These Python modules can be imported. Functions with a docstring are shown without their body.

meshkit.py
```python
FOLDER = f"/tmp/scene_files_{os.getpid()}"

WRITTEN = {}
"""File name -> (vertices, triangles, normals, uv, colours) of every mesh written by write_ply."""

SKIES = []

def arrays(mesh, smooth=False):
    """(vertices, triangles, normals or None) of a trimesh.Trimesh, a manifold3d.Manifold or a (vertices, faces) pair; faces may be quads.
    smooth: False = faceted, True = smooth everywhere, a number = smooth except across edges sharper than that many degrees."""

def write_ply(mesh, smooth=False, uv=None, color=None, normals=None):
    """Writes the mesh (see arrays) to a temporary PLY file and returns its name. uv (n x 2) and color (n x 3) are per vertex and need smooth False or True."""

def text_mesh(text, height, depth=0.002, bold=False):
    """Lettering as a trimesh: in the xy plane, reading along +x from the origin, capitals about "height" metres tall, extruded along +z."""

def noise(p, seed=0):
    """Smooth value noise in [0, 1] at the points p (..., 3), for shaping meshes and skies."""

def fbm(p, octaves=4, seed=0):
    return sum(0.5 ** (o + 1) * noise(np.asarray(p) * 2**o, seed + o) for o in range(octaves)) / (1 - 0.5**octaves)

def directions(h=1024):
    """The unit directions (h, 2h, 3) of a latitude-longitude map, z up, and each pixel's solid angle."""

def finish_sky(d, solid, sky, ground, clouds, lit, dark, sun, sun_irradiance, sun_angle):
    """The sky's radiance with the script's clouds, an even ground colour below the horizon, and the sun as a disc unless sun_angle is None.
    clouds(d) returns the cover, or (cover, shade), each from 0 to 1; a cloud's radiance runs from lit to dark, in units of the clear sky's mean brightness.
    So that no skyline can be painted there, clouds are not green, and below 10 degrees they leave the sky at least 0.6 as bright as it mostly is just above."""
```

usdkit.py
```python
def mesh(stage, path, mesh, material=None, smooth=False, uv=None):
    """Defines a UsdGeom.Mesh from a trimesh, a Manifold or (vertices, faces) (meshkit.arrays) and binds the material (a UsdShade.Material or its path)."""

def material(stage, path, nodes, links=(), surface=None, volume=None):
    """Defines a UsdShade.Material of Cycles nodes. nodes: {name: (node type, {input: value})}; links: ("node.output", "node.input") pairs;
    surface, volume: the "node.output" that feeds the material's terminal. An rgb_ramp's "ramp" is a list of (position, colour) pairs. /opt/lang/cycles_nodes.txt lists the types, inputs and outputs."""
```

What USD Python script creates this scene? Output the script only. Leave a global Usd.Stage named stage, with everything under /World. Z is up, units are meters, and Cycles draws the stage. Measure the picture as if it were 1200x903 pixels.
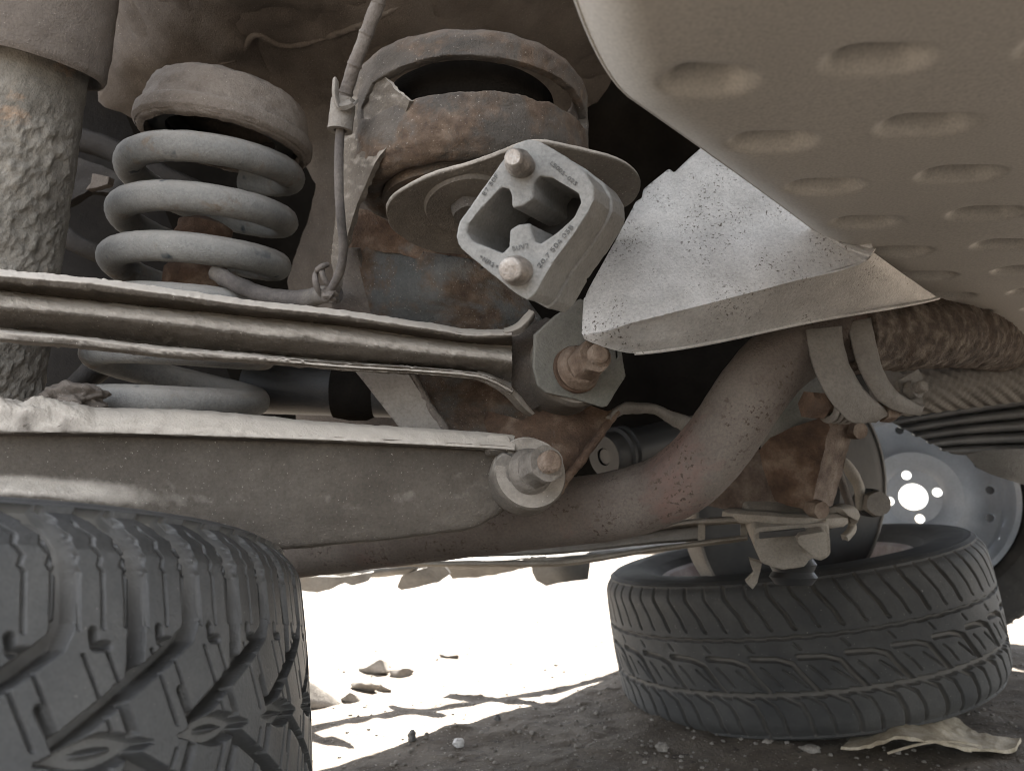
import math, numpy as np, trimesh, manifold3d, shapely, usdkit, meshkit
from shapely.geometry import Polygon, Point, LineString
from shapely.ops import unary_union
from scipy.spatial import Delaunay
from scipy.interpolate import RBFInterpolator, CubicSpline, PchipInterpolator
from pxr import Usd, UsdGeom, UsdLux, UsdShade, Sdf, Gf, Vt

stage = Usd.Stage.CreateInMemory()
UsdGeom.SetStageUpAxis(stage, UsdGeom.Tokens.z)
UsdGeom.SetStageMetersPerUnit(stage, 1.0)
UsdGeom.Xform.Define(stage, '/World')
UsdGeom.Scope.Define(stage, '/World/Looks')
rng = np.random.default_rng(7)

# ------------------------------------------------------------------ camera, sky, sun, exposure
FPX = 900.0
CAM = np.array([0, 0, .30])
PITCH = math.atan(136.5 / FPX)
EXPOSURE = 3.4
SKY = .10
SUN = 1.25
CLOUD = (2.5, 2.48, 2.44)                     # a bright hazy sky
SUN_EL = math.radians(50)
U41 = np.array([.656, .755, 0.0])            # across the car, towards its far wheel
V41 = np.array([.755, -.656, 0.0])           # along the car
unit_ = lambda v: v / np.linalg.norm(v)
sun_dir = unit_(U41 - V41) * math.cos(SUN_EL) + np.array([0, 0, math.sin(SUN_EL)])

cam = UsdGeom.Camera.Define(stage, '/World/camera')
cam.CreateHorizontalApertureAttr(36.0)
cam.CreateVerticalApertureAttr(36.0 * 903 / 1200)
cam.CreateFocalLengthAttr(36.0 * FPX / 1200)
cam.CreateClippingRangeAttr(Gf.Vec2f(.02, 500))
cam.CreateFStopAttr(11)
cam.CreateFocusDistanceAttr(.56)
cam.CreateExposureAttr(EXPOSURE)
cam.AddTranslateOp().Set(Gf.Vec3d(*CAM))
cam.AddRotateXYZOp().Set(Gf.Vec3f(90 + math.degrees(PITCH), 0, 0))

usdkit.material(stage, '/World/Looks/sky', {
    's': ('sky_texture', {'sky_type': 'single_scattering', 'sun_disc': False, 'sun_elevation': SUN_EL,
                          'sun_rotation': math.atan2(sun_dir[0], sun_dir[1]), 'aerosol_density': 2.0}),
    'tc': ('texture_coordinate', {}), 'n': ('noise_texture', {'scale': 2.2, 'detail': 7.0, 'roughness': .6}),
    'r': ('rgb_ramp', {'ramp': [(.30, (.55, .55, .55)), (.62, (.95, .95, .95))]}), 'bw': ('rgb_to_bw', {}),
    'm': ('mix', {'mix_type': 'mix', 'color2': CLOUD}),
    'b': ('background_shader', {'strength': SKY})}, [('tc.generated', 'n.vector'), ('n.fac', 'r.fac'), ('r.color', 'bw.color'), ('bw.val', 'm.fac'), ('s.color', 'm.color1'), ('m.color', 'b.color')], surface='b.background')
dome = UsdLux.DomeLight.Define(stage, '/World/sky')
UsdShade.MaterialBindingAPI.Apply(dome.GetPrim()).Bind(UsdShade.Material.Get(stage, '/World/Looks/sky'))
dome.GetPrim().SetCustomDataByKey('kind', 'structure')
sun = UsdLux.DistantLight.Define(stage, '/World/sun')
sun.CreateIntensityAttr(SUN); sun.CreateAngleAttr(.6); sun.CreateNormalizeAttr(True)
sun.CreateColorAttr(Gf.Vec3f(1, .955, .89))
_z = sun_dir / np.linalg.norm(sun_dir); _x = np.cross([0, 0, 1], _z); _x /= np.linalg.norm(_x); _y = np.cross(_z, _x)
sun.AddTransformOp().Set(Gf.Matrix4d(*_x, 0, *_y, 0, *_z, 0, 0, 0, 0, 1))

# ------------------------------------------------------------------ geometry helpers
FW = np.array([0, math.cos(PITCH), math.sin(PITCH)]); UPV = np.array([0, -math.sin(PITCH), math.cos(PITCH)]); RT = np.array([1.0, 0, 0])


def P(x, y, d):
    """The point at depth d (metres ahead of the lens) behind the photograph's pixel x, y (1200 wide)."""
    x, y, d = (np.asarray(t, float)[..., None] for t in (x, y, d))
    return CAM + d * (FW + RT * (x - 600) / FPX - UPV * (y - 451.5) / FPX)


def unit(v):
    v = np.asarray(v, float)
    return v / np.linalg.norm(v)


def on_plane(pts, p0, n):
    """Where the sight lines of the pixels meet the plane."""
    dr = P(np.array(pts)[:, 0], np.array(pts)[:, 1], np.ones(len(pts))) - CAM
    return CAM + dr * (((p0 - CAM) @ n) / (dr @ n))[:, None]


def TM(v, f):
    return trimesh.Trimesh(np.asarray(v), np.asarray(f), process=False)


def cat(*m):
    return trimesh.util.concatenate([x for x in m if x is not None])


def solidify(v, f, th, toward=None):
    """Gives a sheet (v, f) its thickness, away from the camera."""
    m = TM(v, f)
    c = m.triangles_center
    if ((CAM - c) * m.face_normals * m.area_faces[:, None]).sum() < 0:
        f = f[:, ::-1]; m = TM(v, f)
    _, _, n = meshkit.arrays(m, True)
    t = np.broadcast_to(np.asarray(th, float), (len(v),))[:, None]
    e = np.sort(m.edges, axis=1)
    _, idx, cnt = np.unique(e, axis=0, return_index=True, return_counts=True)
    b = m.edges[idx[cnt == 1]]
    k = len(v)
    side = np.vstack([np.c_[b[:, 1], b[:, 0], b[:, 0] + k], np.c_[b[:, 1], b[:, 0] + k, b[:, 1] + k]])
    return TM(np.vstack([v, v - n * t]), np.vstack([f, f[:, ::-1] + k, side]))


def rough(m, amp, scale, seed=0, octaves=3, clip=None):
    """Mud and unevenness: pushes the vertices along their normals."""
    v, f, n = meshkit.arrays(m, True)
    h = meshkit.fbm(v * scale, octaves, seed) - .5
    if clip is not None:
        h = np.maximum(h - clip, 0)
    return TM(v + n * (h * amp * 2)[:, None], f)


def grid_faces(a, b, wrap=False):
    i = np.arange(a * b).reshape(a, b)
    if wrap:
        i = np.c_[i, i[:, :1]]
    return np.vstack([np.stack([i[:-1, :-1], i[:-1, 1:], i[1:, 1:]], -1).reshape(-1, 3), np.stack([i[:-1, :-1], i[1:, 1:], i[1:, :-1]], -1).reshape(-1, 3)])


def densify(pts, step):
    pts = np.array(pts, float); out = []
    for a, b in zip(pts, np.roll(pts, -1, 0)):
        n = max(1, int(np.ceil(np.hypot(*(b - a)[:2]) / step)))
        out += [a + (b - a) * k / n for k in range(n)]
    return np.array(out)


def flat_mesh(poly, step, seed=1):
    """Triangles over a 2-D polygon, its outline and interior sampled every step."""
    pts = [densify(np.array(poly.exterior.coords)[:-1], step)] + [densify(np.array(r.coords)[:-1], step) for r in poly.interiors]
    x0, y0, x1, y1 = poly.bounds
    gx, gy = np.meshgrid(np.arange(x0, x1, step), np.arange(y0, y1, step * .87))
    gx = gx + (np.arange(gx.shape[0]) % 2)[:, None] * step / 2
    inner = poly.buffer(-step * .55)
    g = np.c_[gx.ravel(), gy.ravel()]
    g = g[shapely.contains_xy(inner, g[:, 0], g[:, 1])]
    p = np.vstack(pts + [g])
    p = np.unique(np.round(p, 9), axis=0)
    t = Delaunay(p).simplices
    c = p[t].mean(1)
    t = t[shapely.contains_xy(poly.buffer(step * .02), c[:, 0], c[:, 1])]
    used = np.unique(t)
    m = -np.ones(len(p), int); m[used] = np.arange(len(used))
    return p[used], m[t]


def rounded(pts, r, q=6):
    p = Polygon(pts) if not isinstance(pts, Polygon) else pts
    p = p.buffer(-r, quad_segs=q).buffer(2 * r, quad_segs=q).buffer(-r, quad_segs=q)
    return max(getattr(p, 'geoms', [p]), key=lambda g: g.area)


def pixsheet(outline, ctrl, step=6, th=.003, dfun=None, corner=0, smooth=0.0):
    """A pressed-metal sheet: outline in pixels, its distance from control points (x, y, depth)."""
    poly = outline if isinstance(outline, Polygon) else Polygon(outline)
    if corner:
        poly = rounded(poly, corner)
    p, t = flat_mesh(poly, step)
    c = np.array(ctrl, float)
    if len(c) == 3:
        A = np.c_[c[:, :2], np.ones(3)]
        k = np.linalg.solve(A, 1 / c[:, 2]); d = 1 / (np.c_[p, np.ones(len(p))] @ k)
    else:
        d = RBFInterpolator(c[:, :2], c[:, 2], kernel='thin_plate_spline', smoothing=smooth)(p)
    if dfun is not None:
        d = d + dfun(p[:, 0], p[:, 1])
    return solidify(P(p[:, 0], p[:, 1], d), t, th)


def loft(stations, n_along=60, n_across=6, th=.003, round_=False):
    """stations: lists of (x, y, depth) along the piece, each the same section from edge to edge."""
    s = np.array(stations, float)                               # k, m, 3
    k, m, _ = s.shape
    t = np.r_[0, np.cumsum(np.linalg.norm(np.diff(s[:, :, :2].mean(1), axis=0), axis=1))]
    a = PchipInterpolator(t, s, axis=0)(np.linspace(0, t[-1], n_along))
    if round_:
        w = np.linspace(0, m - 1, (m - 1) * n_across + 1)
        g = CubicSpline(np.arange(m), a, axis=1)(w) if m > 3 else PchipInterpolator(np.arange(m), a, axis=1)(w)
    else:
        w = np.linspace(0, m - 1, (m - 1) * n_across + 1)
        g = PchipInterpolator(np.arange(m), a, axis=1)(w)
    v = P(g[..., 0], g[..., 1], g[..., 2]).reshape(-1, 3)
    return solidify(v, grid_faces(g.shape[0], g.shape[1]), th)


def spline(pts, n):
    pts = np.array(pts, float)
    t = np.r_[0, np.cumsum(np.linalg.norm(np.diff(pts, axis=0), axis=1))]
    return CubicSpline(t, pts)(np.linspace(0, t[-1], n))


def tube(path, r, seg=16, cap=True, squash=None):
    path = np.asarray(path, float); n = len(path)
    r = np.broadcast_to(np.asarray(r, float), (n,))
    tg = np.gradient(path, axis=0); tg /= np.linalg.norm(tg, axis=1)[:, None]
    a = unit(np.cross(tg[0], [.3, .2, .93] if abs(tg[0] @ unit([.3, .2, .93])) < .95 else [1, 0, 0]))
    rings = []
    ph = np.linspace(0, 2 * math.pi, seg, endpoint=False)
    for i in range(n):
        a = unit(a - tg[i] * (a @ tg[i])); b = np.cross(tg[i], a)
        rings.append(path[i] + r[i] * (np.cos(ph)[:, None] * a + np.sin(ph)[:, None] * b))
    v = np.vstack(rings); f = grid_faces(n, seg, True)
    if cap:
        k = len(v)
        v = np.vstack([v, path[0], path[-1]])
        j = np.arange(seg)
        f = np.vstack([f, np.c_[(j + 1) % seg, j, np.full(seg, k)], np.c_[j + (n - 1) * seg, (j + 1) % seg + (n - 1) * seg, np.full(seg, k + 1)]])
    m = TM(v, f)
    if m.volume < 0:
        m.invert()
    return m


def basis(z, hint=(0, 0, 1)):
    z = unit(z)
    x = np.cross(hint, z)
    x = unit(x) if np.linalg.norm(x) > 1e-3 else unit(np.cross([1, 0, 0], z))
    return np.stack([x, np.cross(z, x), z], 1)


def place(m, o, B):
    return TM(np.asarray(m.vertices) @ B.T + o, m.faces)


def lathe(prof, o, z, seg=64, closed=True, hint=(0, 0, 1), sub=None):
    """Turns a profile of (radius, height) about the axis z through o."""
    p = np.array(prof, float)
    if sub:
        q = np.vstack([p, p[:1]]) if closed else p
        p = np.vstack([np.linspace(a, b, max(2, int(np.ceil(np.linalg.norm(b - a) / sub)) + 1))[:-1] for a, b in zip(q[:-1], q[1:])] + ([] if closed else [q[-1:]]))
    ph = np.linspace(0, 2 * math.pi, seg, endpoint=False)
    v = np.stack([np.outer(np.cos(ph), p[:, 0]), np.outer(np.sin(ph), p[:, 0]), np.tile(p[:, 1], (seg, 1))], -1).reshape(-1, 3)
    k = len(p)
    i = np.arange(seg * k).reshape(seg, k); i = np.vstack([i, i[:1]])
    if closed:
        i = np.c_[i, i[:, :1]]
    f = np.vstack([np.stack([i[:-1, :-1], i[:-1, 1:], i[1:, 1:]], -1).reshape(-1, 3), np.stack([i[:-1, :-1], i[1:, 1:], i[1:, :-1]], -1).reshape(-1, 3)])
    m = TM(v, f)
    if closed and m.volume < 0:
        m.invert()
    return place(m, o, basis(z, hint))


def cyl(a, b, r0, r1=None, seg=32, ch=.0):
    """A solid round bar from a to b with chamfered ends."""
    a, b = np.asarray(a, float), np.asarray(b, float); h = np.linalg.norm(b - a); r1 = r0 if r1 is None else r1
    c = ch or min(r0, r1, h) * .12
    return lathe([(1e-5, 0), (r0 - c, 0), (r0, c), (r1, h - c), (r1 - c, h), (1e-5, h)], a, b - a, seg)


def hexnut(a, b, r, turn=.3):
    a, b = np.asarray(a, float), np.asarray(b, float); h = np.linalg.norm(b - a)
    m = trimesh.creation.cylinder(r, h, sections=6); m.apply_translation([0, 0, h / 2])
    m.apply_transform(trimesh.transformations.rotation_matrix(turn, [0, 0, 1]))
    M = manifold3d.Manifold(manifold3d.Mesh(np.asarray(m.vertices, np.float32), np.asarray(m.faces, np.uint32)))
    cone = manifold3d.Manifold.cylinder(h * 1.0, r * 1.32, r * .9, 32).translate([0, 0, 0])
    M = M ^ cone
    return place(TM(*meshkit.arrays(M)[:2]), a, basis(b - a))


def screw(a, b, r, pitch=.0015):
    """A threaded end: rings along the bar."""
    a, b = np.asarray(a, float), np.asarray(b, float); h = np.linalg.norm(b - a)
    n = max(2, int(h / pitch)); prof = [(1e-5, 0)]
    for k in range(n):
        prof += [(r * .86, h * k / n), (r, h * (k + .5) / n)]
    return lathe(prof + [(r * .86, h), (r * .7, h + r * .12), (1e-5, h + r * .12)], a, b - a, 28)


def to_manifold(m):
    m = trimesh.Trimesh(m.vertices, m.faces, process=True)
    return manifold3d.Manifold(manifold3d.Mesh(np.asarray(m.vertices, np.float32), np.asarray(m.faces, np.uint32)))


def soften(m, edge, it=6):
    """Rounds every edge of a solid: refined, then relaxed."""
    M = m if hasattr(m, 'to_mesh') else to_manifold(m)
    v, f, _ = meshkit.arrays(M.refine_to_length(edge))
    t = trimesh.Trimesh(v, f, process=True)
    trimesh.smoothing.filter_taubin(t, .5, .52, it)
    return TM(t.vertices, t.faces)


def slab(poly, th, o, ex, ey, ez, edge=.002, it=6):
    """A plate of the 2-D polygon, thickness th along ez, its edges rounded."""
    m = trimesh.creation.extrude_polygon(poly, th, engine='earcut')
    m = soften(m, edge, it) if edge else m
    return TM(o + np.outer(m.vertices[:, 0], ex) + np.outer(m.vertices[:, 1], ey) + np.outer(m.vertices[:, 2], ez), m.faces)


def pixslab(outline, ctrl3, th, edge=.002, it=6, corner=0, holes=(), back=None):
    """A thick plate whose face lies on the plane through three (x, y, depth) points, outline in pixels."""
    a, b, c = (P(*q) for q in ctrl3)
    n = unit(np.cross(b - a, c - a)); n = n if n @ (a - CAM) > 0 else -n        # away from the camera
    ex = unit(RT - n * (RT @ n)); ey = np.cross(n, ex)
    poly = rounded(outline, corner) if corner else Polygon(outline)
    q2 = lambda pts: np.c_[(on_plane(pts, a, n) - a) @ ex, (on_plane(pts, a, n) - a) @ ey]
    p2 = Polygon(q2(np.array(poly.exterior.coords)[:-1]), [q2(h) for h in holes])
    m = slab(p2, th, a, ex, ey, n if back is None else back, edge, it)
    if m.volume < 0:
        m.invert()
    return m, (a, n, ex, ey)


def helix(p0, p1, R, turns, phase, n, hint=(0, 0, 1)):
    B = basis(p1 - p0, (0, 1, 0)); t = np.linspace(0, 1, n)
    ph = phase + 2 * math.pi * turns * t
    R = np.broadcast_to(R, t.shape)
    return p0 + np.outer(t, p1 - p0) + np.outer(R * np.cos(ph), B[:, 0]) + np.outer(R * np.sin(ph), B[:, 1])


# ------------------------------------------------------------------ materials
def grime(name, cols, scale=14, rough_=.85, metal=0.0, spec=.35, bump=.6, bs=640, dust=None, dust_amt=.7, rust=None, rust_at=.55, rust_scale=14,
          pits=None, pit_scale=260, pit_at=.6, speck=None, speck_scale=900, speck_at=.70, groove=None, attr=None, bdist=.0016, coarse=.45):
    """A dirty surface: tone varying in patches, fine grain relief, and where wanted rust patches, settled dust, pits and light specks."""
    path = '/World/Looks/' + name
    N = {'tc': ('texture_coordinate', {}), 'n1': ('noise_texture', {'scale': scale, 'detail': 8.0, 'roughness': .62}),
         'r1': ('rgb_ramp', {'ramp': [(.32, cols[0]), (.5, cols[1]), (.68, cols[2])]}),
         'n2': ('noise_texture', {'scale': bs * .7, 'detail': 4.0, 'roughness': .7}),
         'r2': ('rgb_ramp', {'ramp': [(.3, (.74, .74, .74)), (.52, (1, 1, 1)), (.72, (1.18, 1.17, 1.15))]}),
         'm1': ('mix', {'mix_type': 'multiply', 'fac': .85}),
         'nb': ('noise_texture', {'scale': bs, 'detail': 4.0, 'roughness': .6}), 'nc': ('noise_texture', {'scale': bs * .13, 'detail': 6.0, 'roughness': .6}),
         'hb': ('math', {'math_type': 'multiply_add', 'value2': coarse * 3}),
         'bp': ('bump', {'strength': bump, 'distance': bdist}),
         'p': ('principled_bsdf', {'roughness': rough_, 'metallic': metal, 'specular_ior_level': spec})}
    L = [('tc.object', 'n1.vector'), ('tc.object', 'n2.vector'), ('tc.object', 'nb.vector'), ('tc.object', 'nc.vector'), ('n1.fac', 'r1.fac'), ('n2.fac', 'r2.fac'),
         ('r1.color', 'm1.color1'), ('r2.color', 'm1.color2'), ('nc.fac', 'hb.value1'), ('nb.fac', 'hb.value3'), ('hb.value', 'bp.height'), ('bp.normal', 'p.normal')]
    cur = 'm1.color'
    met = None
    if rust:
        N['nr'] = ('noise_texture', {'scale': rust_scale, 'detail': 9.0, 'roughness': .68, 'distortion': .4})
        N['rr'] = ('rgb_ramp', {'ramp': [(rust_at - .04, (0, 0, 0)), (rust_at + .05, (1, 1, 1))]})
        N['nr2'] = ('noise_texture', {'scale': rust_scale * 6, 'detail': 6.0, 'roughness': .7})
        N['rc'] = ('rgb_ramp', {'ramp': [(.33, rust[0]), (.5, rust[1]), (.68, rust[2])]})
        N['mr'] = ('mix', {'mix_type': 'mix'})
        L += [('tc.object', 'nr.vector'), ('tc.object', 'nr2.vector'), ('nr.fac', 'rr.fac'), ('nr2.fac', 'rc.fac'), ('rr.color', 'mrf.color'), (cur, 'mr.color1'), ('rc.color', 'mr.color2'), ('mrf.val', 'mr.fac')]
        N['mrf'] = ('rgb_to_bw', {})
        cur = 'mr.color'
        if metal:
            N['mm'] = ('math', {'math_type': 'multiply_add', 'value2': -metal, 'value3': metal})
            L += [('mrf.val', 'mm.value1'), ('mm.value', 'p.metallic')]
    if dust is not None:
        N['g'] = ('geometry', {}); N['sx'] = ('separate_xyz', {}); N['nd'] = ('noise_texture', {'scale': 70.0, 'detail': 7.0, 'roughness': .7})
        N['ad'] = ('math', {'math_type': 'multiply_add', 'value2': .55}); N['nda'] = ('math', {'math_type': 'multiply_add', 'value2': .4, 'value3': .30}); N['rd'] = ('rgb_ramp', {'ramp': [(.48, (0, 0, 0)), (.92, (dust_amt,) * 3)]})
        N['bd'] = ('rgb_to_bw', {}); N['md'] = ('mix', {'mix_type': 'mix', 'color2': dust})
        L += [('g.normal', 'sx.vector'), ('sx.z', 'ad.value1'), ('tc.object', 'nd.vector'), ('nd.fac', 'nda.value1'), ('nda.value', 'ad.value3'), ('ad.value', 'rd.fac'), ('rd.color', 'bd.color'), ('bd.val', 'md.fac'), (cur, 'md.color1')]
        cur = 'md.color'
    if pits is not None:
        N['vp'] = ('noise_texture', {'scale': pit_scale, 'detail': 3.0, 'roughness': .6}); N['rp'] = ('rgb_ramp', {'ramp': [(pit_at, (0, 0, 0)), (pit_at + .045, (1, 1, 1))]})
        N['np'] = ('noise_texture', {'scale': 30.0, 'detail': 4.0}); N['rpn'] = ('rgb_ramp', {'ramp': [(.45, (0, 0, 0)), (.6, (1, 1, 1))]})
        N['mpf'] = ('mix', {'mix_type': 'multiply', 'fac': 1.0}); N['bpf'] = ('rgb_to_bw', {}); N['mp'] = ('mix', {'mix_type': 'mix', 'color2': pits})
        L += [('tc.object', 'vp.vector'), ('tc.object', 'np.vector'), ('vp.fac', 'rp.fac'), ('np.fac', 'rpn.fac'), ('rp.color', 'mpf.color1'), ('rpn.color', 'mpf.color2'), ('mpf.color', 'bpf.color'), ('bpf.val', 'mp.fac'), (cur, 'mp.color1')]
        cur = 'mp.color'
    if speck is not None:
        N['vs'] = ('noise_texture', {'scale': speck_scale, 'detail': 2.0}); N['rs'] = ('rgb_ramp', {'ramp': [(speck_at, (0, 0, 0)), (speck_at + .03, (1, 1, 1))]})
        N['bs'] = ('rgb_to_bw', {}); N['ms'] = ('mix', {'mix_type': 'mix', 'color2': speck})
        L += [('tc.object', 'vs.vector'), ('vs.fac', 'rs.fac'), ('rs.color', 'bs.color'), ('bs.val', 'ms.fac'), (cur, 'ms.color1')]
        cur = 'ms.color'
    if groove is not None:
        N['at'] = ('attribute', {'attribute': 'groove'}); N['mg'] = ('mix', {'mix_type': 'mix', 'color2': groove})
        L += [('at.fac', 'mg.fac'), (cur, 'mg.color1')]
        cur = 'mg.color'
    L.append((cur, 'p.base_color'))
    return usdkit.material(stage, path, N, L, surface='p.BSDF')


RUST = [(.05, .034, .025), (.09, .062, .044), (.15, .112, .083)]
DUST = (.36, .325, .285)
M = {}
M['dusty_lit_arm'] = grime('dusty_lit_arm', [(.07, .059, .048), (.105, .09, .075), (.145, .126, .106)], scale=10, dust=(.49, .445, .39), dust_amt=.95, speck=(.5, .46, .4), speck_at=.72)  # settled dust, with top light put into the paler upward faces
M['dusty_body'] = grime('dusty_body', [(.075, .063, .054), (.115, .098, .085), (.16, .138, .12)], scale=9, speck=(.4, .36, .32), speck_at=.71, bump=.7)
M['seat_dust'] = grime('seat_dust', [(.10, .085, .072), (.145, .124, .107), (.185, .162, .142)], scale=14, dust=(.24, .21, .185), dust_amt=.5, speck=(.4, .36, .32), speck_at=.71, bump=.7)
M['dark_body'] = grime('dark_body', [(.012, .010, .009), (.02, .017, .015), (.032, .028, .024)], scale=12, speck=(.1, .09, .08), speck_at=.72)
M['black_void'] = grime('black_void', [(.009, .008, .007), (.013, .0115, .010), (.02, .0175, .015)], scale=12, spec=0.0)  # near-black: shade of the voids put into the colour; also serves black rubber
M['mud_tube'] = grime('mud_tube', [(.10, .092, .08), (.155, .144, .126), (.22, .205, .18)], scale=26, rust=[(.2, .12, .07), (.3, .2, .13), (.38, .28, .2)], rust_at=.60, rust_scale=10, bump=.9, bdist=.0015)
M['spring_dust'] = grime('spring_dust', [(.125, .128, .126), (.18, .18, .175), (.23, .226, .214)], scale=16, dust=(.33, .31, .28), dust_amt=.6, bump=.6, rust=[(.10, .085, .07), (.15, .125, .10), (.2, .165, .135)], rust_at=.60, rust_scale=20, pits=(.05, .06, .07), pit_scale=34, pit_at=.62, speck=(.42, .4, .37), speck_at=.73)
M['rusty_iron'] = grime('rusty_iron', [(.05, .046, .042), (.075, .066, .058), (.105, .092, .08)], scale=12, rust=RUST, rust_at=.52, rust_scale=16, dust=(.19, .155, .13), dust_amt=.45, speck=(.45, .42, .38), speck_at=.71, bump=.8)
M['blue_iron'] = grime('blue_iron', [(.06, .064, .064), (.09, .092, .09), (.14, .132, .122)], scale=12, rust=RUST, rust_at=.53, rust_scale=13, speck=(.4, .38, .35), speck_at=.70, bump=.8)
M['gusset_rust'] = grime('gusset_rust', [(.06, .064, .062), (.09, .09, .085), (.14, .132, .12)], scale=12, rust=RUST, rust_at=.46, rust_scale=11, speck=(.4, .38, .35), speck_at=.70, bump=.8)
M['heavy_rust'] = grime('heavy_rust', [(.045, .027, .018), (.105, .065, .043), (.21, .155, .115)], scale=34, rust=[(.10, .095, .09), (.14, .13, .12), (.2, .18, .16)], rust_at=.62, bump=1.0, bdist=.0015)
M['green_plate'] = grime('green_plate', [(.115, .115, .10), (.165, .16, .142), (.21, .20, .178)], scale=12, rust=[(.16, .085, .045), (.24, .15, .09), (.3, .22, .15)], rust_at=.62, rust_scale=18, bump=.5)
M['bolt_rust'] = grime('bolt_rust', [(.11, .076, .056), (.18, .132, .10), (.25, .2, .16)], scale=60, rough_=.65, metal=.2, bump=.8)
M['bolt_bare'] = grime('bolt_bare', [(.17, .15, .13), (.27, .24, .215), (.42, .39, .36)], scale=70, rough_=.45, metal=.5, bump=.5)
M['bolt_dust'] = grime('bolt_dust', [(.125, .11, .094), (.175, .155, .134), (.23, .205, .18)], scale=40, bump=.6)
M['rubber_grey'] = grime('rubber_grey', [(.20, .198, .19), (.25, .246, .236), (.30, .293, .28)], scale=18, rough_=.72, bump=.35)
M['print_dark'] = grime('print_dark', [(.07, .07, .07), (.1, .1, .1), (.15, .15, .15)], scale=60)
M['galv'] = grime('galv', [(.40, .385, .37), (.49, .475, .46), (.58, .565, .55)], scale=22, rough_=.52, metal=.35, spec=.5, bump=.25, pits=(.10, .085, .07), pit_scale=420, pit_at=.60, speck=(.16, .14, .12), speck_scale=700, speck_at=.70, rust=[(.25, .18, .13), (.32, .26, .2), (.38, .33, .28)], rust_at=.66, rust_scale=9)
M['shield_alu'] = grime('shield_alu', [(.47, .45, .42), (.51, .488, .457), (.55, .527, .495)], scale=5, rough_=.62, metal=.2, bump=.12, bs=900, coarse=.1)
M['pipe'] = grime('pipe', [(.09, .072, .062), (.128, .106, .091), (.17, .146, .127)], scale=11, rust=[(.13, .08, .066), (.155, .10, .084), (.18, .128, .11)], rust_at=.58, rust_scale=7, pits=(.06, .042, .032), pit_scale=300, pit_at=.57, bump=.6)
M['pipe_rust'] = grime('pipe_rust', [(.08, .055, .042), (.16, .12, .095), (.27, .22, .18)], scale=38, bump=1.1, bdist=.002)
M['flake'] = grime('flake', [(.05, .038, .03), (.13, .10, .08), (.28, .235, .195)], scale=85, bump=1.2, bdist=.003, rust=RUST, rust_at=.55)
M['clamp'] = grime('clamp', [(.125, .112, .098), (.17, .154, .136), (.22, .202, .18)], scale=16, rough_=.7, bump=.4)
M['beige_cast'] = grime('beige_cast', [(.21, .188, .158), (.28, .253, .217), (.35, .32, .275)], scale=16, bump=.5)
M['grey_plastic'] = grime('grey_plastic', [(.12, .115, .11), (.17, .165, .155), (.23, .22, .205)], scale=14, rough_=.7, dust=DUST, dust_amt=.3)
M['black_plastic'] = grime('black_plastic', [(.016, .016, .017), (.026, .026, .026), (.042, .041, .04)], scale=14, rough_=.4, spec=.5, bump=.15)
M['tray_plastic'] = grime('tray_plastic', [(.08, .079, .077), (.115, .112, .108), (.16, .155, .148)], scale=14, rough_=.45, spec=.5, bump=.2)
M['hub_black'] = grime('hub_black', [(.02, .02, .02), (.03, .029, .028), (.05, .046, .042)], scale=14, rough_=.5, spec=.45, bump=.2)
M['cable'] = grime('cable', [(.05, .045, .042), (.09, .08, .075), (.14, .125, .11)], scale=30, bump=.5)
M['cable_dust'] = grime('cable_dust', [(.08, .07, .062), (.115, .1, .09), (.155, .138, .123)], scale=30, bump=.5)
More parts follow.
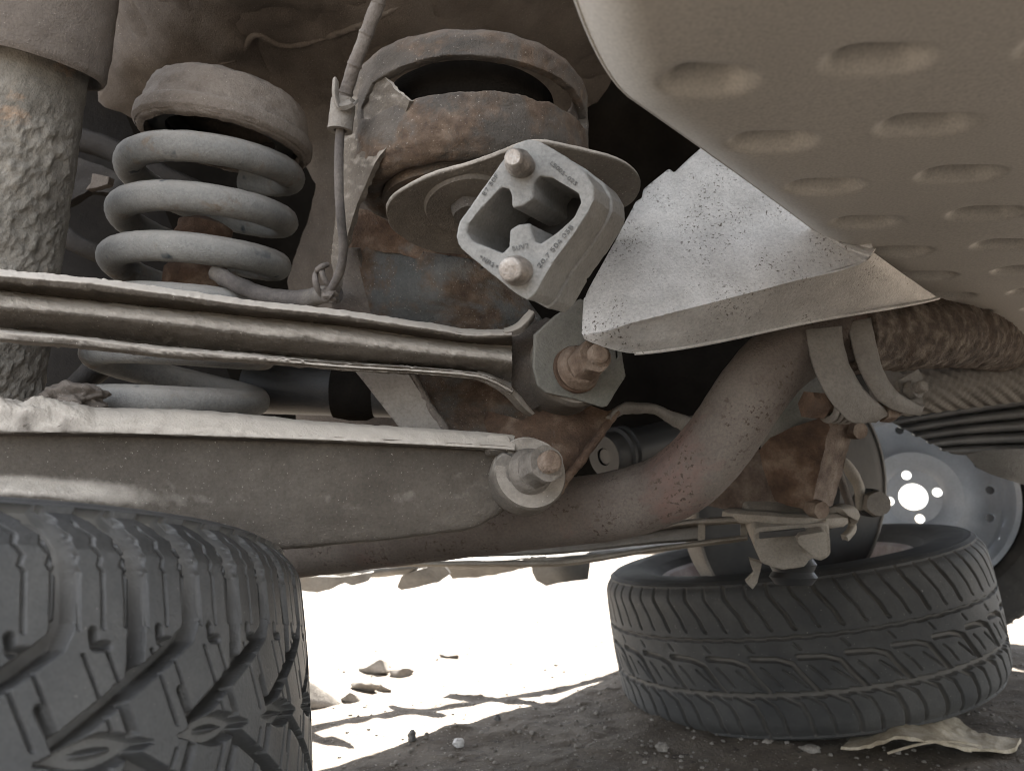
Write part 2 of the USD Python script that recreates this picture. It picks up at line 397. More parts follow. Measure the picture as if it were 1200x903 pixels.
M['tyre_near'] = grime('tyre_near', [(.032, .033, .034), (.046, .047, .048), (.066, .066, .065)], scale=14, rough_=.5, spec=.5, bump=.3, groove=(.23, .225, .215), speck=(.2, .19, .18), speck_scale=500, speck_at=.74)  # groove tint: sky-lit flanks painted in, over settled earth
M['tyre_far'] = grime('tyre_far', [(.03, .03, .03), (.045, .044, .042), (.07, .067, .063)], scale=12, rough_=.75, bump=.4, groove=(.11, .10, .088), speck=(.2, .19, .17), speck_scale=400, speck_at=.72)
M['rim_rust'] = grime('rim_rust', [(.2, .15, .14), (.3, .25, .24), (.42, .38, .37)], scale=14, rough_=.6, metal=.2)
M['rim_steel'] = grime('rim_steel', [(.35, .39, .44), (.43, .47, .53), (.52, .56, .61)], scale=7, rough_=.45, metal=.4, bump=.2)
M['soil'] = grime('soil', [(.075, .060, .045), (.115, .094, .073), (.18, .152, .122)], scale=9, bump=1.0, bs=240, bdist=.003, speck=(.42, .39, .34), speck_scale=260, speck_at=.68, pits=(.05, .04, .033), pit_scale=80, pit_at=.6)
M['stone'] = grime('stone', [(.13, .115, .1), (.22, .2, .175), (.33, .3, .27)], scale=30, bump=.8)
M['slag'] = grime('slag', [(.05, .048, .046), (.1, .097, .093), (.2, .19, .18)], scale=60, bump=.8, rough_=.5)
M['bark'] = grime('bark', [(.25, .2, .14), (.42, .36, .27), (.55, .49, .4)], scale=34, bump=.8)
M['concrete'] = grime('concrete', [(.2, .18, .16), (.3, .275, .245), (.4, .37, .33)], scale=20, bump=.7)

# ------------------------------------------------------------------ writing objects into the stage
USED = set()
SUB = {'lettering': 'block', 'clip_ear': 'clip', 'mud_crust': 'tube', 'rim_bead': 'cup', 'weld_bead': 'side_plate', 'slot': 'casting', 'casting_step': 'casting', 'plate_edge': 'rusty_plate', 'flange_lip': 'lower_flange',
       'seam_sealant': 'wheel_housing', 'ridge': 'sheath', 'rolled_hem': 'embossed_sheet', 'gusset_edge': 'upper_gusset', 'bush_collar': 'bushing_housing', 'lip_end': 'trough', 'bolt_end': 'tab'}


def numbered(parent, name):
    k, p = 0, f'{parent}/{name}'
    while p in USED:
        k += 1; p = f'{parent}/{name}_{k:03d}'
    USED.add(p)
    return p


def tag(prim, **kw):
    for k, v in kw.items():
        if v is not None:
            prim.SetCustomDataByKey(k, v)


class Thing:
    """One top-level object: collects its parts, then writes an Xform at its base with one mesh per part."""

    def __init__(self, name, label=None, category=None, group=None, kind=None):
        self.meta = dict(label=label, category=category, group=group, kind=kind)
        self.name, self.parts = name, []

    def add(self, name, mesh, mat, label=None, of=None, smooth=42, attr=None):
        self.parts.append((name, mesh, mat, label, of, smooth, attr))
        return len(self.parts) - 1

    def done(self):
        names = [q[0] for q in self.parts]
        self.parts = [(*q[:4], names.index(SUB[q[0]]) if SUB.get(q[0]) in names[:i] else q[4], *q[5:]) for i, q in enumerate(self.parts)]
        allv = np.vstack([np.asarray(q[1].vertices) for q in self.parts])
        lo, hi = allv.min(0), allv.max(0)
        base = np.array([(lo[0] + hi[0]) / 2, (lo[1] + hi[1]) / 2, lo[2]])
        root = numbered('/World', self.name)
        single = len(self.parts) == 1
        paths = []
        if not single:
            x = UsdGeom.Xform.Define(stage, root); x.AddTranslateOp().Set(Gf.Vec3d(*base)); tag(x.GetPrim(), **self.meta)
        for name, mesh, mat, label, of, smooth, attr in self.parts:
            path = root if single else numbered(root if of is None else paths[of], name)
            paths.append(path)
            mm = TM(np.asarray(mesh.vertices) - base, mesh.faces)
            g = usdkit.mesh(stage, path, mm, M[mat], smooth=True if attr is not None else smooth)
            if attr is not None:
                UsdGeom.PrimvarsAPI(g).CreatePrimvar('groove', Sdf.ValueTypeNames.FloatArray, 'vertex').Set(Vt.FloatArray.FromNumpy(np.asarray(attr, np.float32)))
            if single:
                g.AddTranslateOp().Set(Gf.Vec3d(*base)); tag(g.GetPrim(), **self.meta)
            elif label:
                tag(g.GetPrim(), label=label)


def one(name, mesh, mat, label=None, category=None, group=None, kind=None, smooth=42):
    t = Thing(name, label, category, group, kind); t.add(name, mesh, mat, smooth=smooth); t.done()

#@@ SETTING
# ------------------------------------------------------------------ the ground
gx = np.unique(np.round(np.r_[-60, -30, -15, -8, -5, -3.5, -2.6, -2, np.arange(-1.6, 1.7, .009), 2, 2.6, 3.5, 5, 8, 15, 30, 60], 4))
gy = np.unique(np.round(np.r_[-20, -10, -6, -4, -2.5, -1.5, -.8, -.3, np.arange(0, .5, .05), np.arange(.5, 2.4, .008), np.arange(2.4, 5, .06), 6, 8, 12, 20, 35, 60, 110], 4))
X, Y = np.meshgrid(gx, gy, indexing='ij')
q = np.stack([X, Y, 0 * X], -1)
Zg = .03 * (meshkit.fbm(q * 2.2, 3, 3) - .5) + .012 * (meshkit.fbm(q * 14, 3, 5) - .5) + .010 * np.maximum(meshkit.fbm(q * 55, 3, 6) - .55, 0)
Zg = Zg + .05 * (meshkit.fbm(q * .5, 2, 9) - .5) * np.clip((Y - 3) / 4, 0, 1)
Zg = Zg - .012
ground = TM(np.stack([X, Y, Zg], -1).reshape(-1, 3), grid_faces(len(gx), len(gy)))
if ground.face_normals[:, 2].mean() < 0:
    ground.invert()


def gz(x, y):
    from scipy.interpolate import RegularGridInterpolator
    return float(RegularGridInterpolator((gx, gy), Zg)([[x, y]])[0])


one('ground', ground, 'soil', 'dry dusty earth under and beyond the car', None, kind='structure', smooth=True)


def on_ground(px, py, z=0.0):
    dr = P(px, py, 1.0) - CAM
    return CAM + dr * (z - CAM[2]) / dr[2]


def lump(c, r, seed, sq=(1, 1, .7), amp=.5, sub=3):
    m = trimesh.creation.icosphere(sub, 1.0); v = m.vertices
    h = 1 + amp * (meshkit.fbm(v * 1.6 + seed * 7.3, 3, seed) - .5) * 2
    v = v * h[:, None] * np.array(sq) * r
    return TM(v + np.asarray(c), m.faces)


# grit lying on the soil
parts = []
for k in range(900):
    px, py = rng.uniform(360, 1200), rng.uniform(690, 905)
    g = on_ground(px, py)
    r = rng.uniform(.001, .0032) * (1 if rng.random() < .93 else 1.9)
    m = trimesh.creation.icosphere(1, 1.0)
    parts.append(TM(m.vertices * (1 + .5 * (rng.random((len(m.vertices), 1)) - .5)) * r * np.array([1, 1, .7]) + [g[0], g[1], gz(g[0], g[1]) + r * .2], m.faces))
one('grit', cat(*parts), 'stone', 'small loose stones and crumbs scattered over the earth', 'grit', kind='stuff')

# ------------------------------------------------------------------ the car's underside
uv = lambda s, t, z: s * U41 + t * V41 + np.array([0, 0, z])
fl = Polygon([(.23, -1.06), (1.9, -1.0), (1.9, 2.6), (-.15, 2.6), (-.15, .16), (.23, .16)])
p2, t2 = flat_mesh(fl, .05)
zz = .90 + .02 * np.sin(p2[:, 1] * 22) * (np.abs(p2[:, 0] - .8) < .6)
v = p2[:, :1] * U41 + p2[:, 1:] * V41; v[:, 2] = zz
body = Thing('car_underbody', 'dark dusty car underbody overhead with wheel housing and outer sill', 'car body')
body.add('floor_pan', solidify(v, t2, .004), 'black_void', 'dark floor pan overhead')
# the dusty wheel housing sheet behind and above the spring
arch = [(108, -110), (760, -110), (760, 20), (700, 120), (560, 200), (470, 250), (480, 470), (440, 560), (350, 560), (338, 330), (372, 215), (330, 150), (250, 135), (160, 138), (118, 120)]
ac = [(-160, -90, .66), (150, -90, .64), (470, -90, .60), (760, -110, .66), (760, 20, .82), (620, 20, .76), (700, 120, .95), (560, 200, .95), (470, 20, .68), (380, 20, .69), (300, 30, .70), (200, 50, .74), (150, 60, .78), (120, 40, .80), (0, 0, .78), (250, 110, .83), (350, 130, .84),
      (430, 110, .80), (100, 140, .93), (0, 140, .93), (450, 250, .88), (300, 250, .98), (100, 250, 1.05), (-160, 250, 1.05), (480, 470, .90), (300, 470, 1.02), (100, 560, 1.08), (-160, 560, 1.08)]
am = rough(pixsheet(arch, ac, 7, .003), .010, 22, 4)
body.add('shade_panel', pixsheet([(-260, -120), (500, -120), (500, 590), (-260, 600)], [(-260, -120, 1.0), (500, -120, 1.05), (500, 590, 1.12), (-260, 600, 1.12)], 14, .003), 'black_void', 'dark inner panel in the depth')  # near-black sheet painting the shade behind the spring
body.add('wheel_housing', am, 'dusty_body', 'dusty wheel housing sheet above the spring')
# seam sealant bead wandering over the wheel housing
bead = [(205, 84), (225, 76), (250, 74), (285, 60), (305, 42), (325, 52), (360, 50), (400, 38), (440, 22), (470, 4)]
bd = RBFInterpolator(np.array(ac)[:, :2], np.array(ac)[:, 2])(np.array(bead, float))
body.add('seam_sealant', rough(tube(spline([P(x, y, d) for (x, y), d in zip(bead, bd)], 160), .0032, 12), .0016, 150, 8), 'dusty_body')
# dark crossmember behind the mount, and dark inner skirt closing the space behind the subframe
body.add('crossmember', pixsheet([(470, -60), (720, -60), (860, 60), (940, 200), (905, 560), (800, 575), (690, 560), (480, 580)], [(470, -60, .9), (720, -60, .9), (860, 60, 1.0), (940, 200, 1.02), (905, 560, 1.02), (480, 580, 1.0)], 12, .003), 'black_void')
# the far sill and bumper lip along the car's other edge
for zlo, zhi, t0, t1, nm in ((.30, .90, -1.06, -1.03, 'rear_skirt'),):
    pts = []
    for s in np.linspace(.0, 1.9, 40):
        pts.append([uv(s, t0, zhi), uv(s, t1, (zhi + zlo) / 2), uv(s, t0 + .06, zlo)])
    pts = np.array(pts)
    body.add(nm, solidify(pts.reshape(-1, 3), grid_faces(40, 3), .003), 'dark_body')
pts = np.array([[uv(1.9, t, .90), uv(1.93, t, .76), uv(1.9, t, .64)] for t in np.linspace(-1.0, 2.6, 60)])
body.add('outer_sill', solidify(pts.reshape(-1, 3), grid_faces(40, 3), .003), 'dark_body')
sec = [(.23, .905), (.27, 1.0), (.34, 1.12), (.52, 1.42), (.75, 1.47), (1.15, 1.47), (1.56, 1.42), (1.76, 1.12), (1.88, 1.0), (1.9, .91)]
tt = np.linspace(-1.08, 2.6, 30)
sh = np.array([[uv(.92 + (s_ - .92) * (1 - .12 * math.exp(-((t_ + 1.08) / .25) ** 2)), t_, z_) for s_, z_ in sec] for t_ in tt])
body.add('added_body_shell', solidify(sh.reshape(-1, 3), grid_faces(30, len(sec)), .003), 'grey_plastic', 'unseen body shell added above to shade the ground')  # unseen shell added to shade the ground behind the camera
rk = np.array([[uv(-.15, t_, .905), uv(-.19, t_, .62), uv(-.17, t_, .34), uv(-.08, t_, .24), uv(.0, t_, .26)] for t_ in np.linspace(.16, 2.6, 30)])
body.add('added_rocker_panel', solidify(rk.reshape(-1, 3), grid_faces(30, 5), .003), 'grey_plastic')  # added out of view to block light from behind right
aw = np.array([[uv(s_, .16 + .05 * math.sin((z_ - .24) * 4.5), z_) for z_ in np.linspace(.24, .90, 12)] for s_ in np.linspace(-.16, .06, 12)])
body.add('added_arch_liner', solidify(aw.reshape(-1, 3), grid_faces(12, 12), .003), 'dark_body')  # unseen wall added beside the camera to cut light from behind
tl = np.array([[uv(.92 + (s_ - .92) * .88, -1.08 - .03 * math.sin((z_ - .9) * 3), .9 + (z_ - .9) * k) for s_, z_ in sec] for k in (0, .5, 1)])
body.add('tail_panel', solidify(tl.reshape(-1, 3), grid_faces(3, len(sec)), .003), 'grey_plastic')
body.done()
#@@ PARTS
# ------------------------------------------------------------------ coil spring, its seat and bump stop
S_top, S_bot = P(258, 120, .725), P(196, 520, .70)
ax = unit(S_bot - S_top)
sp = helix(P(261, 132, .725) * .875 + P(196, 520, .70) * .125, P(187, 574, .697), .0700, 7.3, 2.2 + .9 * 2 * math.pi, 740)
t = Thing('coil_spring', 'thick grey dusty coil spring under the round metal seat', 'coil spring')
t.add('coil', rough(tube(sp, .0130, 22), .0006, 160, 3), 'spring_dust')
t.add('upper_pad', lathe([(.050, -.006), (.064, -.010), (.067, -.002), (.065, .008), (.05, .008)], P(262, 152, .725), ax, 64), 'black_plastic', 'dark rubber pad on the topmost coil')
t.done()
so = P(263, 168, .72)
t = Thing('spring_seat', 'round dusty metal cup capping the coil spring', 'spring seat')
SC = .86
prof = [(.080, .004), (.0862, .003), (.0885, .0), (.0905, -.003), (.0905, -.0085), (.087, -.0125), (.0855, -.02), (.0835, -.032), (.079, -.042), (.066, -.048), (.0, -.049), (.0, -.045), (.062, -.044), (.074, -.039), (.0795, -.031), (.0815, -.02), (.0805, -.008)]
t.add('cup', rough(lathe([(max(r * SC, 1e-5), z) for r, z in prof], so, ax, 160, sub=.003), .0022, 120, 5, 4), 'seat_dust')
t.add('rim_bead', rough(lathe([(r * SC, z) for r, z in ((.088, -.0145), (.0915, -.0135), (.0925, -.0105), (.0925, -.003), (.089, .0005), (.0875, -.003))], so, ax, 160, sub=.0015), .0008, 180, 6), 'seat_dust')
t.add('inner_ring', lathe([(.048, -.02), (.066, -.022), (.068, -.012), (.05, -.01)], so, ax, 64), 'dark_body')
t.done()
b0, b1 = P(226, 345, .71), P(246, 240, .72)
one('bump_stop', rough(lathe([(1e-5, 0), (.025, 0), (.028, .006), (.028, .02), (.024, .028), (.028, .038), (.028, .05), (.024, .06), (.024, .066), (.012, .072), (1e-5, .072)], b0, b1 - b0, 48, sub=.004), .0012, 120, 2), 'heavy_rust', 'brown bump stop inside the coils of the spring', 'bump stop')

# ------------------------------------------------------------------ shock absorber
s0, s1 = P(42, -60, .60), P(-32, 470, .62)
sd = unit(s1 - s0)
t = Thing('shock_absorber', 'mud-caked shock absorber tube beside the coil spring', 'shock absorber')
body_t = lathe([(1e-5, .0), (.041, .0), (.041, .30), (.037, .315), (1e-5, .32)], P(40, 40, .603), sd, 300, sub=.0014)
t.add('tube', rough(body_t, .0016, 90, 12, 4), 'mud_tube')
# mud curtains on the tube's right flank
vv = np.asarray(rough(body_t, .0001, 9, 1).vertices)
_, ff, nn = meshkit.arrays(TM(vv, body_t.faces), True)
w = np.clip((nn @ unit(RT * .9 - FW * .55) - .45) / .5, 0, 1) + .25 * np.clip((nn @ unit(-RT * .2 - FW) - .2), 0, 1)
along = (vv - P(40, 40, .603)) @ sd
w = w * np.clip((along - .035) / .04, 0, 1)
hh = meshkit.fbm(vv * np.array([190, 190, 95]), 4, 21)
keep = TM(vv + nn * ((np.maximum(hh - .30, 0) * .008 * w) - .0004)[:, None], ff)
t.add('mud_crust', keep, 'mud_tube', 'flaking crust of dried mud')
t.add('dust_cover', rough(lathe([(.050, -.14), (.0535, -.14), (.0535, .0), (.0515, .004), (.0495, .003), (.0485, -.01), (.0485, -.13)], P(36, 73, .60), sd, 120, sub=.004), .0012, 70, 5), 'dusty_body', 'dark cup over the tube top')
t.add('lower_eye', rough(lathe([(1e-5, -.03), (.030, -.03), (.034, -.024), (.034, .024), (.030, .03), (1e-5, .03)], P(-20, 462, .61), (.8, -.5, .1), 60, sub=.003), .003, 80, 3), 'mud_tube')
t.done()

# ------------------------------------------------------------------ levers, straps and cable in the dark behind the spring
bar = lambda pts, r, k=40: rough(tube(spline([P(*q) for q in pts], k), r, 16), .0018, 90, int(abs(pts[0][0])))
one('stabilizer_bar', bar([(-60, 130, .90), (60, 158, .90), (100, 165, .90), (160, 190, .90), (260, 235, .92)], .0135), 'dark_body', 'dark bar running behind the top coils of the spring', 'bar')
t = Thing('track_lever', 'dark lever with a small clamp behind the shock absorber', 'lever')
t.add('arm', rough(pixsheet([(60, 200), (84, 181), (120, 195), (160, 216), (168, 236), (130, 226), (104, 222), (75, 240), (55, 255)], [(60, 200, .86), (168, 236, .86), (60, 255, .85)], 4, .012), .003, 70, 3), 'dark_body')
t.add('clamp_block', pixslab([(108, 203), (128, 207), (126, 216), (112, 220), (100, 222), (106, 214)], [(108, 203, .83), (128, 207, .83), (112, 220, .83)], .012, .002)[0], 'dusty_body')
t.done()
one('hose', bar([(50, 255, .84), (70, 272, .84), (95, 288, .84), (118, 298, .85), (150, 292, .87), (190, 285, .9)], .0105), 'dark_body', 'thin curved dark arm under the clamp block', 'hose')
one('wiring_loom', bar([(250, 318, .66), (275, 332, .655), (310, 345, .645), (345, 350, .63), (375, 346, .605), (392, 344, .585)], .0072), 'cable', 'dark wiring loom running behind the spring to the clip', 'cable')
shaft = [(290, 455, .80), (330, 456, .80), (365, 457, .80), (395, 458, .80), (432, 459, .80), (460, 460, .8)]
t = Thing('drive_shaft', 'dark rubber-booted shaft between the two arms', 'drive shaft')
t.add('shaft', tube(np.array([P(*q) for q in shaft]), .026, 32), 'hub_black')
t.add('boot', tube(np.array([P(x, 459, .8) for x in (392, 410, 430, 440)]), np.array([.027, .030, .030, .026]), 32), 'black_void')
t.done()
one('hose_stub', bar([(50, 500, .7), (70, 478, .72), (100, 445, .74), (130, 425, .78)], .012), 'dark_body', 'short dark stub behind the foot of the shock absorber', 'hose')
one('mud_clod', lump(P(84, 470, .60), .024, 3, (1.2, .8, .6), .7, 4), 'dusty_body', 'crumbling dark mud clod lying behind the lower arm lip', 'mud clod')

# ------------------------------------------------------------------ upper link: pressed channel with a rib
dU = lambda x: .475 + .118 * (x / 640.0)
st = []
#      x    top edge  und  web1 ribT ribM ribB web2 botIn botEdge low
UP = [(-60, 311, 322, 330, 333, 354, 368, 375, 377, 391),
      (0, 318, 330, 340, 343, 360, 376, 384, 386, 399),
      (100, 327, 339, 352, 353, 369, 385, 394, 395, 407),
      (200, 340, 351, 362, 364, 380, 397, 406, 407, 418),
      (300, 354, 364, 372, 375, 392, 408, 414, 415, 424),
      (400, 365, 374, 382, 385, 402, 418, 423, 425, 432),
      (500, 380, 388, 396, 399, 414, 427, 430, 431, 438),
      (560, 388, 396, 403, 406, 419, 431, 436, 437, 444),
      (600, 387, 395, 405, 410, 424, 438, 449, 455, 462)]
t = Thing('upper_control_link', 'pressed steel upper link with a raised rib along its channel', 'control arm')
st = []
for r in UP:
    x, d = r[0], dU(r[0])
    st.append([(x, r[1] - 2, d + .012), (x, r[1], d - .006), (x, r[1] + 5, d - .0165), (x, r[2], d - .015), (x, r[2] + 2, d - .004), (x, r[3], d + .012), (x, r[4], d + .004), (x, (r[4] + r[5]) / 2, d - .008), (x, r[5], d - .011), (x, (r[5] + r[6]) / 2, d - .006), (x, r[6], d + .004), (x, r[7], d + .014), (x, r[8], d - .002), (x, r[8] + 3, d - .016), (x, r[9] - 2, d - .017), (x, r[9], d - .010), (x, r[9] + 2, d + .012)])
t.add('channel', rough(rough(loft(st, 420, 5, .003), .0011, 130, 6, 4), .0022, 210, 31, 3, .10), 'dusty_lit_arm')
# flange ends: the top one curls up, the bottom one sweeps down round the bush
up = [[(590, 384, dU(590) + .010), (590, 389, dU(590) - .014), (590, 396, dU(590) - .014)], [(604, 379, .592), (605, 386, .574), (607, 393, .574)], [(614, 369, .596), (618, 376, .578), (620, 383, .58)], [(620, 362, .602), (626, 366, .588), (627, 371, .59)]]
t.add('upper_flange_end', rough(loft(up, 30, 6, .003), .0008, 120, 2), 'dusty_lit_arm')
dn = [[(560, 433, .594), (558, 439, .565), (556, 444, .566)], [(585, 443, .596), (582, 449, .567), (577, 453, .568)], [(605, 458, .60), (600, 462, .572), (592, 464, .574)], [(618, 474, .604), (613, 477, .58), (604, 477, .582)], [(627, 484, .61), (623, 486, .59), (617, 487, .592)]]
t.add('lower_flange_end', rough(loft(dn, 40, 6, .003), .0008, 120, 2), 'dusty_lit_arm')
web = pixsheet([(585, 398), (612, 385), (640, 372), (668, 380), (690, 470), (668, 478), (640, 470), (622, 482), (600, 452)], [(585, 425, .602), (612, 390, .612), (640, 372, .625), (668, 425, .618), (690, 470, .63), (640, 470, .612), (622, 482, .622), (600, 452, .606), (630, 425, .598)], 5, .004)
t.add('eye_web', rough(web, .0008, 110, 4), 'dusty_body', 'dark flared web by the bush')
t.add('bush_sleeve', rough(lathe([(.018, -.03), (.032, -.03), (.0345, -.026), (.0345, .02), (.032, .024), (.018, .024)], P(664, 433, .618), P(690, 418, .585) - P(672, 432, .62), 64, sub=.003), .0008, 110, 7), 'dusty_lit_arm')
t.done()

# ------------------------------------------------------------------ lower arm: long pressed trough
dL = lambda x: .462 + .100 * (x / 620.0)
LO = [(-60, 471, 506, 531, 556, 581, 606, 630), (0, 475, 508, 532, 556, 580, 606, 632), (100, 480, 508.5, 536, 562, 588, 616, 640), (200, 482, 511, 541, 569, 597, 622, 643), (300, 489, 514.5, 545, 572, 600, 624, 644),
      (345, 494, 516, 546, 573, 600, 622, 641.5), (400, 498.5, 518, 546, 571, 596, 617, 636.5), (450, 501.5, 520.5, 545, 570, 594, 614, 632), (500, 504.5, 523, 546, 568, 590, 609, 626), (550, 508, 525.5, 546, 566, 586, 604, 619), (578, 510, 527, 546, 562, 578, 592, 605), (603, 514, 529, 544, 556, 568, 578, 588)]
t = Thing('lower_control_arm', 'broad dusty lower arm with a rolled upper lip', 'control arm')
st = []
for i, r in enumerate(LO):
    x, d = r[0], dL(r[0])
    bul = .010 * math.exp(-((x - 40) / 110.0) ** 2)
    st.append([(x, r[1] - 3, d + .030), (x, r[1], d + .012), (x, r[1] * .55 + r[2] * .45, d - .002), (x, r[2] - 2, d - .008), (x, r[2], d - .0055), (x, r[2] + 2.5, d + .005), (x, r[3], d + .0055), (x, r[4], d + .0058), (x, r[5], d + .0052 - bul), (x, r[6], d + .006 - bul * .6), (x, r[7] - 3, d + .0075), (x, r[7], d + .010), (x, r[7] + 1, d + .026)])
tr = rough(rough(loft(st, 380, 5, .003), .0011, 120, 16, 4), .0008, 190, 33, 3, .12)
tv = np.asarray(tr.vertices); dd_ = (tv - CAM) @ FW
tx, ty = 600 + FPX * (tv @ RT) / dd_, 451.5 - FPX * ((tv - CAM) @ UPV) / dd_
win_ = np.clip((112 - tx) / 35, 0, 1) * np.clip((507 - ty) / 10, 0, 1)
tv = tv + (win_ * np.maximum(meshkit.fbm(tv * 75, 4, 51) - .34, 0) * .020)[:, None] * UPV
t.add('trough', TM(tv, tr.faces), 'dusty_lit_arm')
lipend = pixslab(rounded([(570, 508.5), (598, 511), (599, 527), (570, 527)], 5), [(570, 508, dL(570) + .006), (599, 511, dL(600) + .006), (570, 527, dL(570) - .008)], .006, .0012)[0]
t.add('lip_end', lipend, 'dusty_lit_arm')
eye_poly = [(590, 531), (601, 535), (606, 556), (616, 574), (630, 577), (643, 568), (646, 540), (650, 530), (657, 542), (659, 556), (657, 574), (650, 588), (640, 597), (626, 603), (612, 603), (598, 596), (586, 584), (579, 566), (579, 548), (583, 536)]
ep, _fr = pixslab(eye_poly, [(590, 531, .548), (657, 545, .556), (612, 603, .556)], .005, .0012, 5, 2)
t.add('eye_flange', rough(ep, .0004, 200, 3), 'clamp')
t.add('eye_socket', rough(lathe([(.016, 0), (.026, 0), (.0275, .003), (.0275, .02), (.018, .02)], P(622, 553, .553), P(600, 575, .60) - P(622, 553, .553), 60, sub=.003), .0006, 120, 3), 'dusty_lit_arm')
t.done()
b0, bt = P(614, 556, .562), P(648, 539, .520)
bd = unit(bt - b0); L = np.linalg.norm(bt - b0)
t = Thing('lower_arm_bolt', 'dusty hex bolt through the eye of the lower arm', 'bolt')
t.add('washer', rough(cyl(b0 + bd * .002, b0 + bd * .009, .0185, ch=.0015), .0006, 150, 3), 'bolt_dust')
t.add('flange', cyl(b0 + bd * .009, b0 + bd * .019, .0172, .0155, ch=.002), 'bolt_dust')
t.add('nut', hexnut(b0 + bd * .018, b0 + bd * (L - .009), .0142, .5), 'bolt_dust')
t.add('shank', screw(b0 + bd * (L - .010), b0 + bd * (L - .001), .0078), 'bolt_rust', 'bare pinkish thread end')
t.done()

# ------------------------------------------------------------------ subframe: mount housing, gussets, rusty plate
t = Thing('subframe', 'rusty subframe corner with a round bushing housing and gusset plates', 'subframe')
cx, cy = P(549, 400, .582)[:2]
ho = np.array([cx, cy, .30])
prof = [(.067, .234), (.075, .2305), (.083, .2325), (.0895, .239), (.0925, .250), (.0925, .296), (.0925, .312), (.089, .319), (.081, .3185), (.0805, .313), (.085, .308), (.086, .296), (.086, .255), (.082, .247), (.075, .2425), (.067, .243)]
hm = lathe(prof, ho, (0, 0, 1), 180, sub=.0022)
to_cam = math.atan2(-cy, -cx)
# the long window in the wall that faces the camera
win = rounded(Polygon([(-1.08, .2755), (-.88, .2665), (.25, .273), (1.15, .276), (1.42, .287), (.95, .2975), (-.2, .2975), (-.85, .293)]).buffer(0), .004)
pts, tri = None, None
Hm = to_manifold(hm)
seg = []
blk = to_manifold(trimesh.creation.extrude_polygon(Polygon(np.array(win.exterior.coords) * np.array([.0868, 1])), .05, engine='earcut')).refine_to_length(.004)


def wrap(pv):
    pv = np.asarray(pv); a = to_cam + pv[:, 0] / .0868; r = .066 + pv[:, 2]
    return np.c_[ho[0] + r * np.cos(a), ho[1] + r * np.sin(a), ho[2] + pv[:, 1]]


bv, bf, _ = meshkit.arrays(blk)
bm = trimesh.Trimesh(wrap(bv), bf, process=True)
if bm.volume < 0:
    bm.invert()
Hm = Hm - to_manifold(bm)
hv, hf, _ = meshkit.arrays(Hm.refine_to_length(.004))
hh = trimesh.Trimesh(hv, hf, process=True); trimesh.smoothing.filter_taubin(hh, .5, .52, 8)
t.add('bushing_housing', rough(TM(hh.vertices, hh.faces), .0016, 110, 4, 4), 'rusty_iron', 'rusty round housing with a slot in its wall', smooth=55)
t.add('rubber_bush', rough(lathe([(1e-5, .235), (.050, .232), (.060, .238), (.066, .250), (.063, .262), (.066, .272), (.066, .31), (1e-5, .312)], ho, (0, 0, 1), 90, sub=.004), .001, 70, 3), 'black_void', 'dark rubber bush inside the housing')
t.add('bush_collar', lathe([(.056, .228), (.066, .2275), (.0675, .231), (.066, .2365), (.056, .237)], ho, (0, 0, 1), 90), 'rusty_iron')
# dusty web joining the housing to the arm on its left
wb = pixsheet([(422, 92), (436, 72), (462, 103), (480, 118), (470, 150), (440, 190), (418, 240), (400, 300), (392, 355), (388, 300), (398, 200), (404, 130)],
              [(422, 92, .560), (436, 72, .552), (462, 103, .528), (470, 150, .524), (440, 190, .534), (418, 240, .556), (400, 300, .580), (392, 355, .585), (398, 200, .575), (404, 130, .572)], 3.5, .004)
t.add('dusty_web', rough(wb, .0022, 190, 5, 4), 'dusty_lit_arm', 'dust-clotted web on the left of the housing')
g1 = pixsheet([(418, 300), (431, 288), (480, 292), (553, 304), (614, 345), (640, 380), (625, 400), (591, 400), (500, 392), (437, 378)], [(418, 300, .60), (431, 288, .605), (553, 304, .612), (614, 345, .625), (640, 390, .64), (500, 392, .63), (437, 378, .615), (520, 335, .603)], 4, .004)
t.add('upper_gusset', rough(g1, .0012, 90, 5), 'blue_iron', 'blue-grey gusset with rust along its top')
t.add('gusset_edge', rough(pixsheet([(404, 290), (418, 292), (440, 372), (420, 376), (388, 376), (392, 330)], [(404, 290, .602), (418, 292, .596), (440, 372, .612), (388, 376, .63)], 4, .004), .0014, 120, 7), 'dusty_body')
hood = pixsheet([(400, 240), (430, 246), (470, 270), (540, 296), (620, 330), (600, 345), (540, 318), (480, 300), (432, 292), (405, 300)], [(400, 240, .60), (470, 270, .60), (540, 296, .615), (620, 330, .635), (432, 292, .605), (540, 318, .612), (405, 300, .603)], 4, .004)
t.add('rust_fillet', rough(hood, .0022, 120, 8), 'heavy_rust', 'rust-stained seam under the housing')
g2 = pixsheet([(470, 426), (560, 432), (620, 462), (640, 470), (640, 500), (621, 512), (521, 512), (500, 470)], [(470, 426, .615), (560, 432, .622), (640, 470, .638), (621, 512, .628), (521, 512, .602), (555, 470, .632)], 4, .004)
t.add('lower_gusset', rough(g2, .0016, 90, 9), 'gusset_rust', 'blue-green gusset under the upper link')
t.add('side_plate', rough(pixsheet([(408, 424), (474, 430), (500, 472), (526, 508), (524, 516), (480, 516)], [(408, 424, .60), (474, 430, .598), (526, 508, .590), (480, 516, .60)], 4, .004), .0006, 90, 3), 'clamp', 'flat dusty side plate')
t.add('weld_bead', rough(tube(spline([P(472, 428, .604), P(488, 448, .601), P(503, 474, .597), P(520, 500, .593), P(527, 514, .592)], 60), .0030, 12), .0012, 170, 5), 'dusty_body')
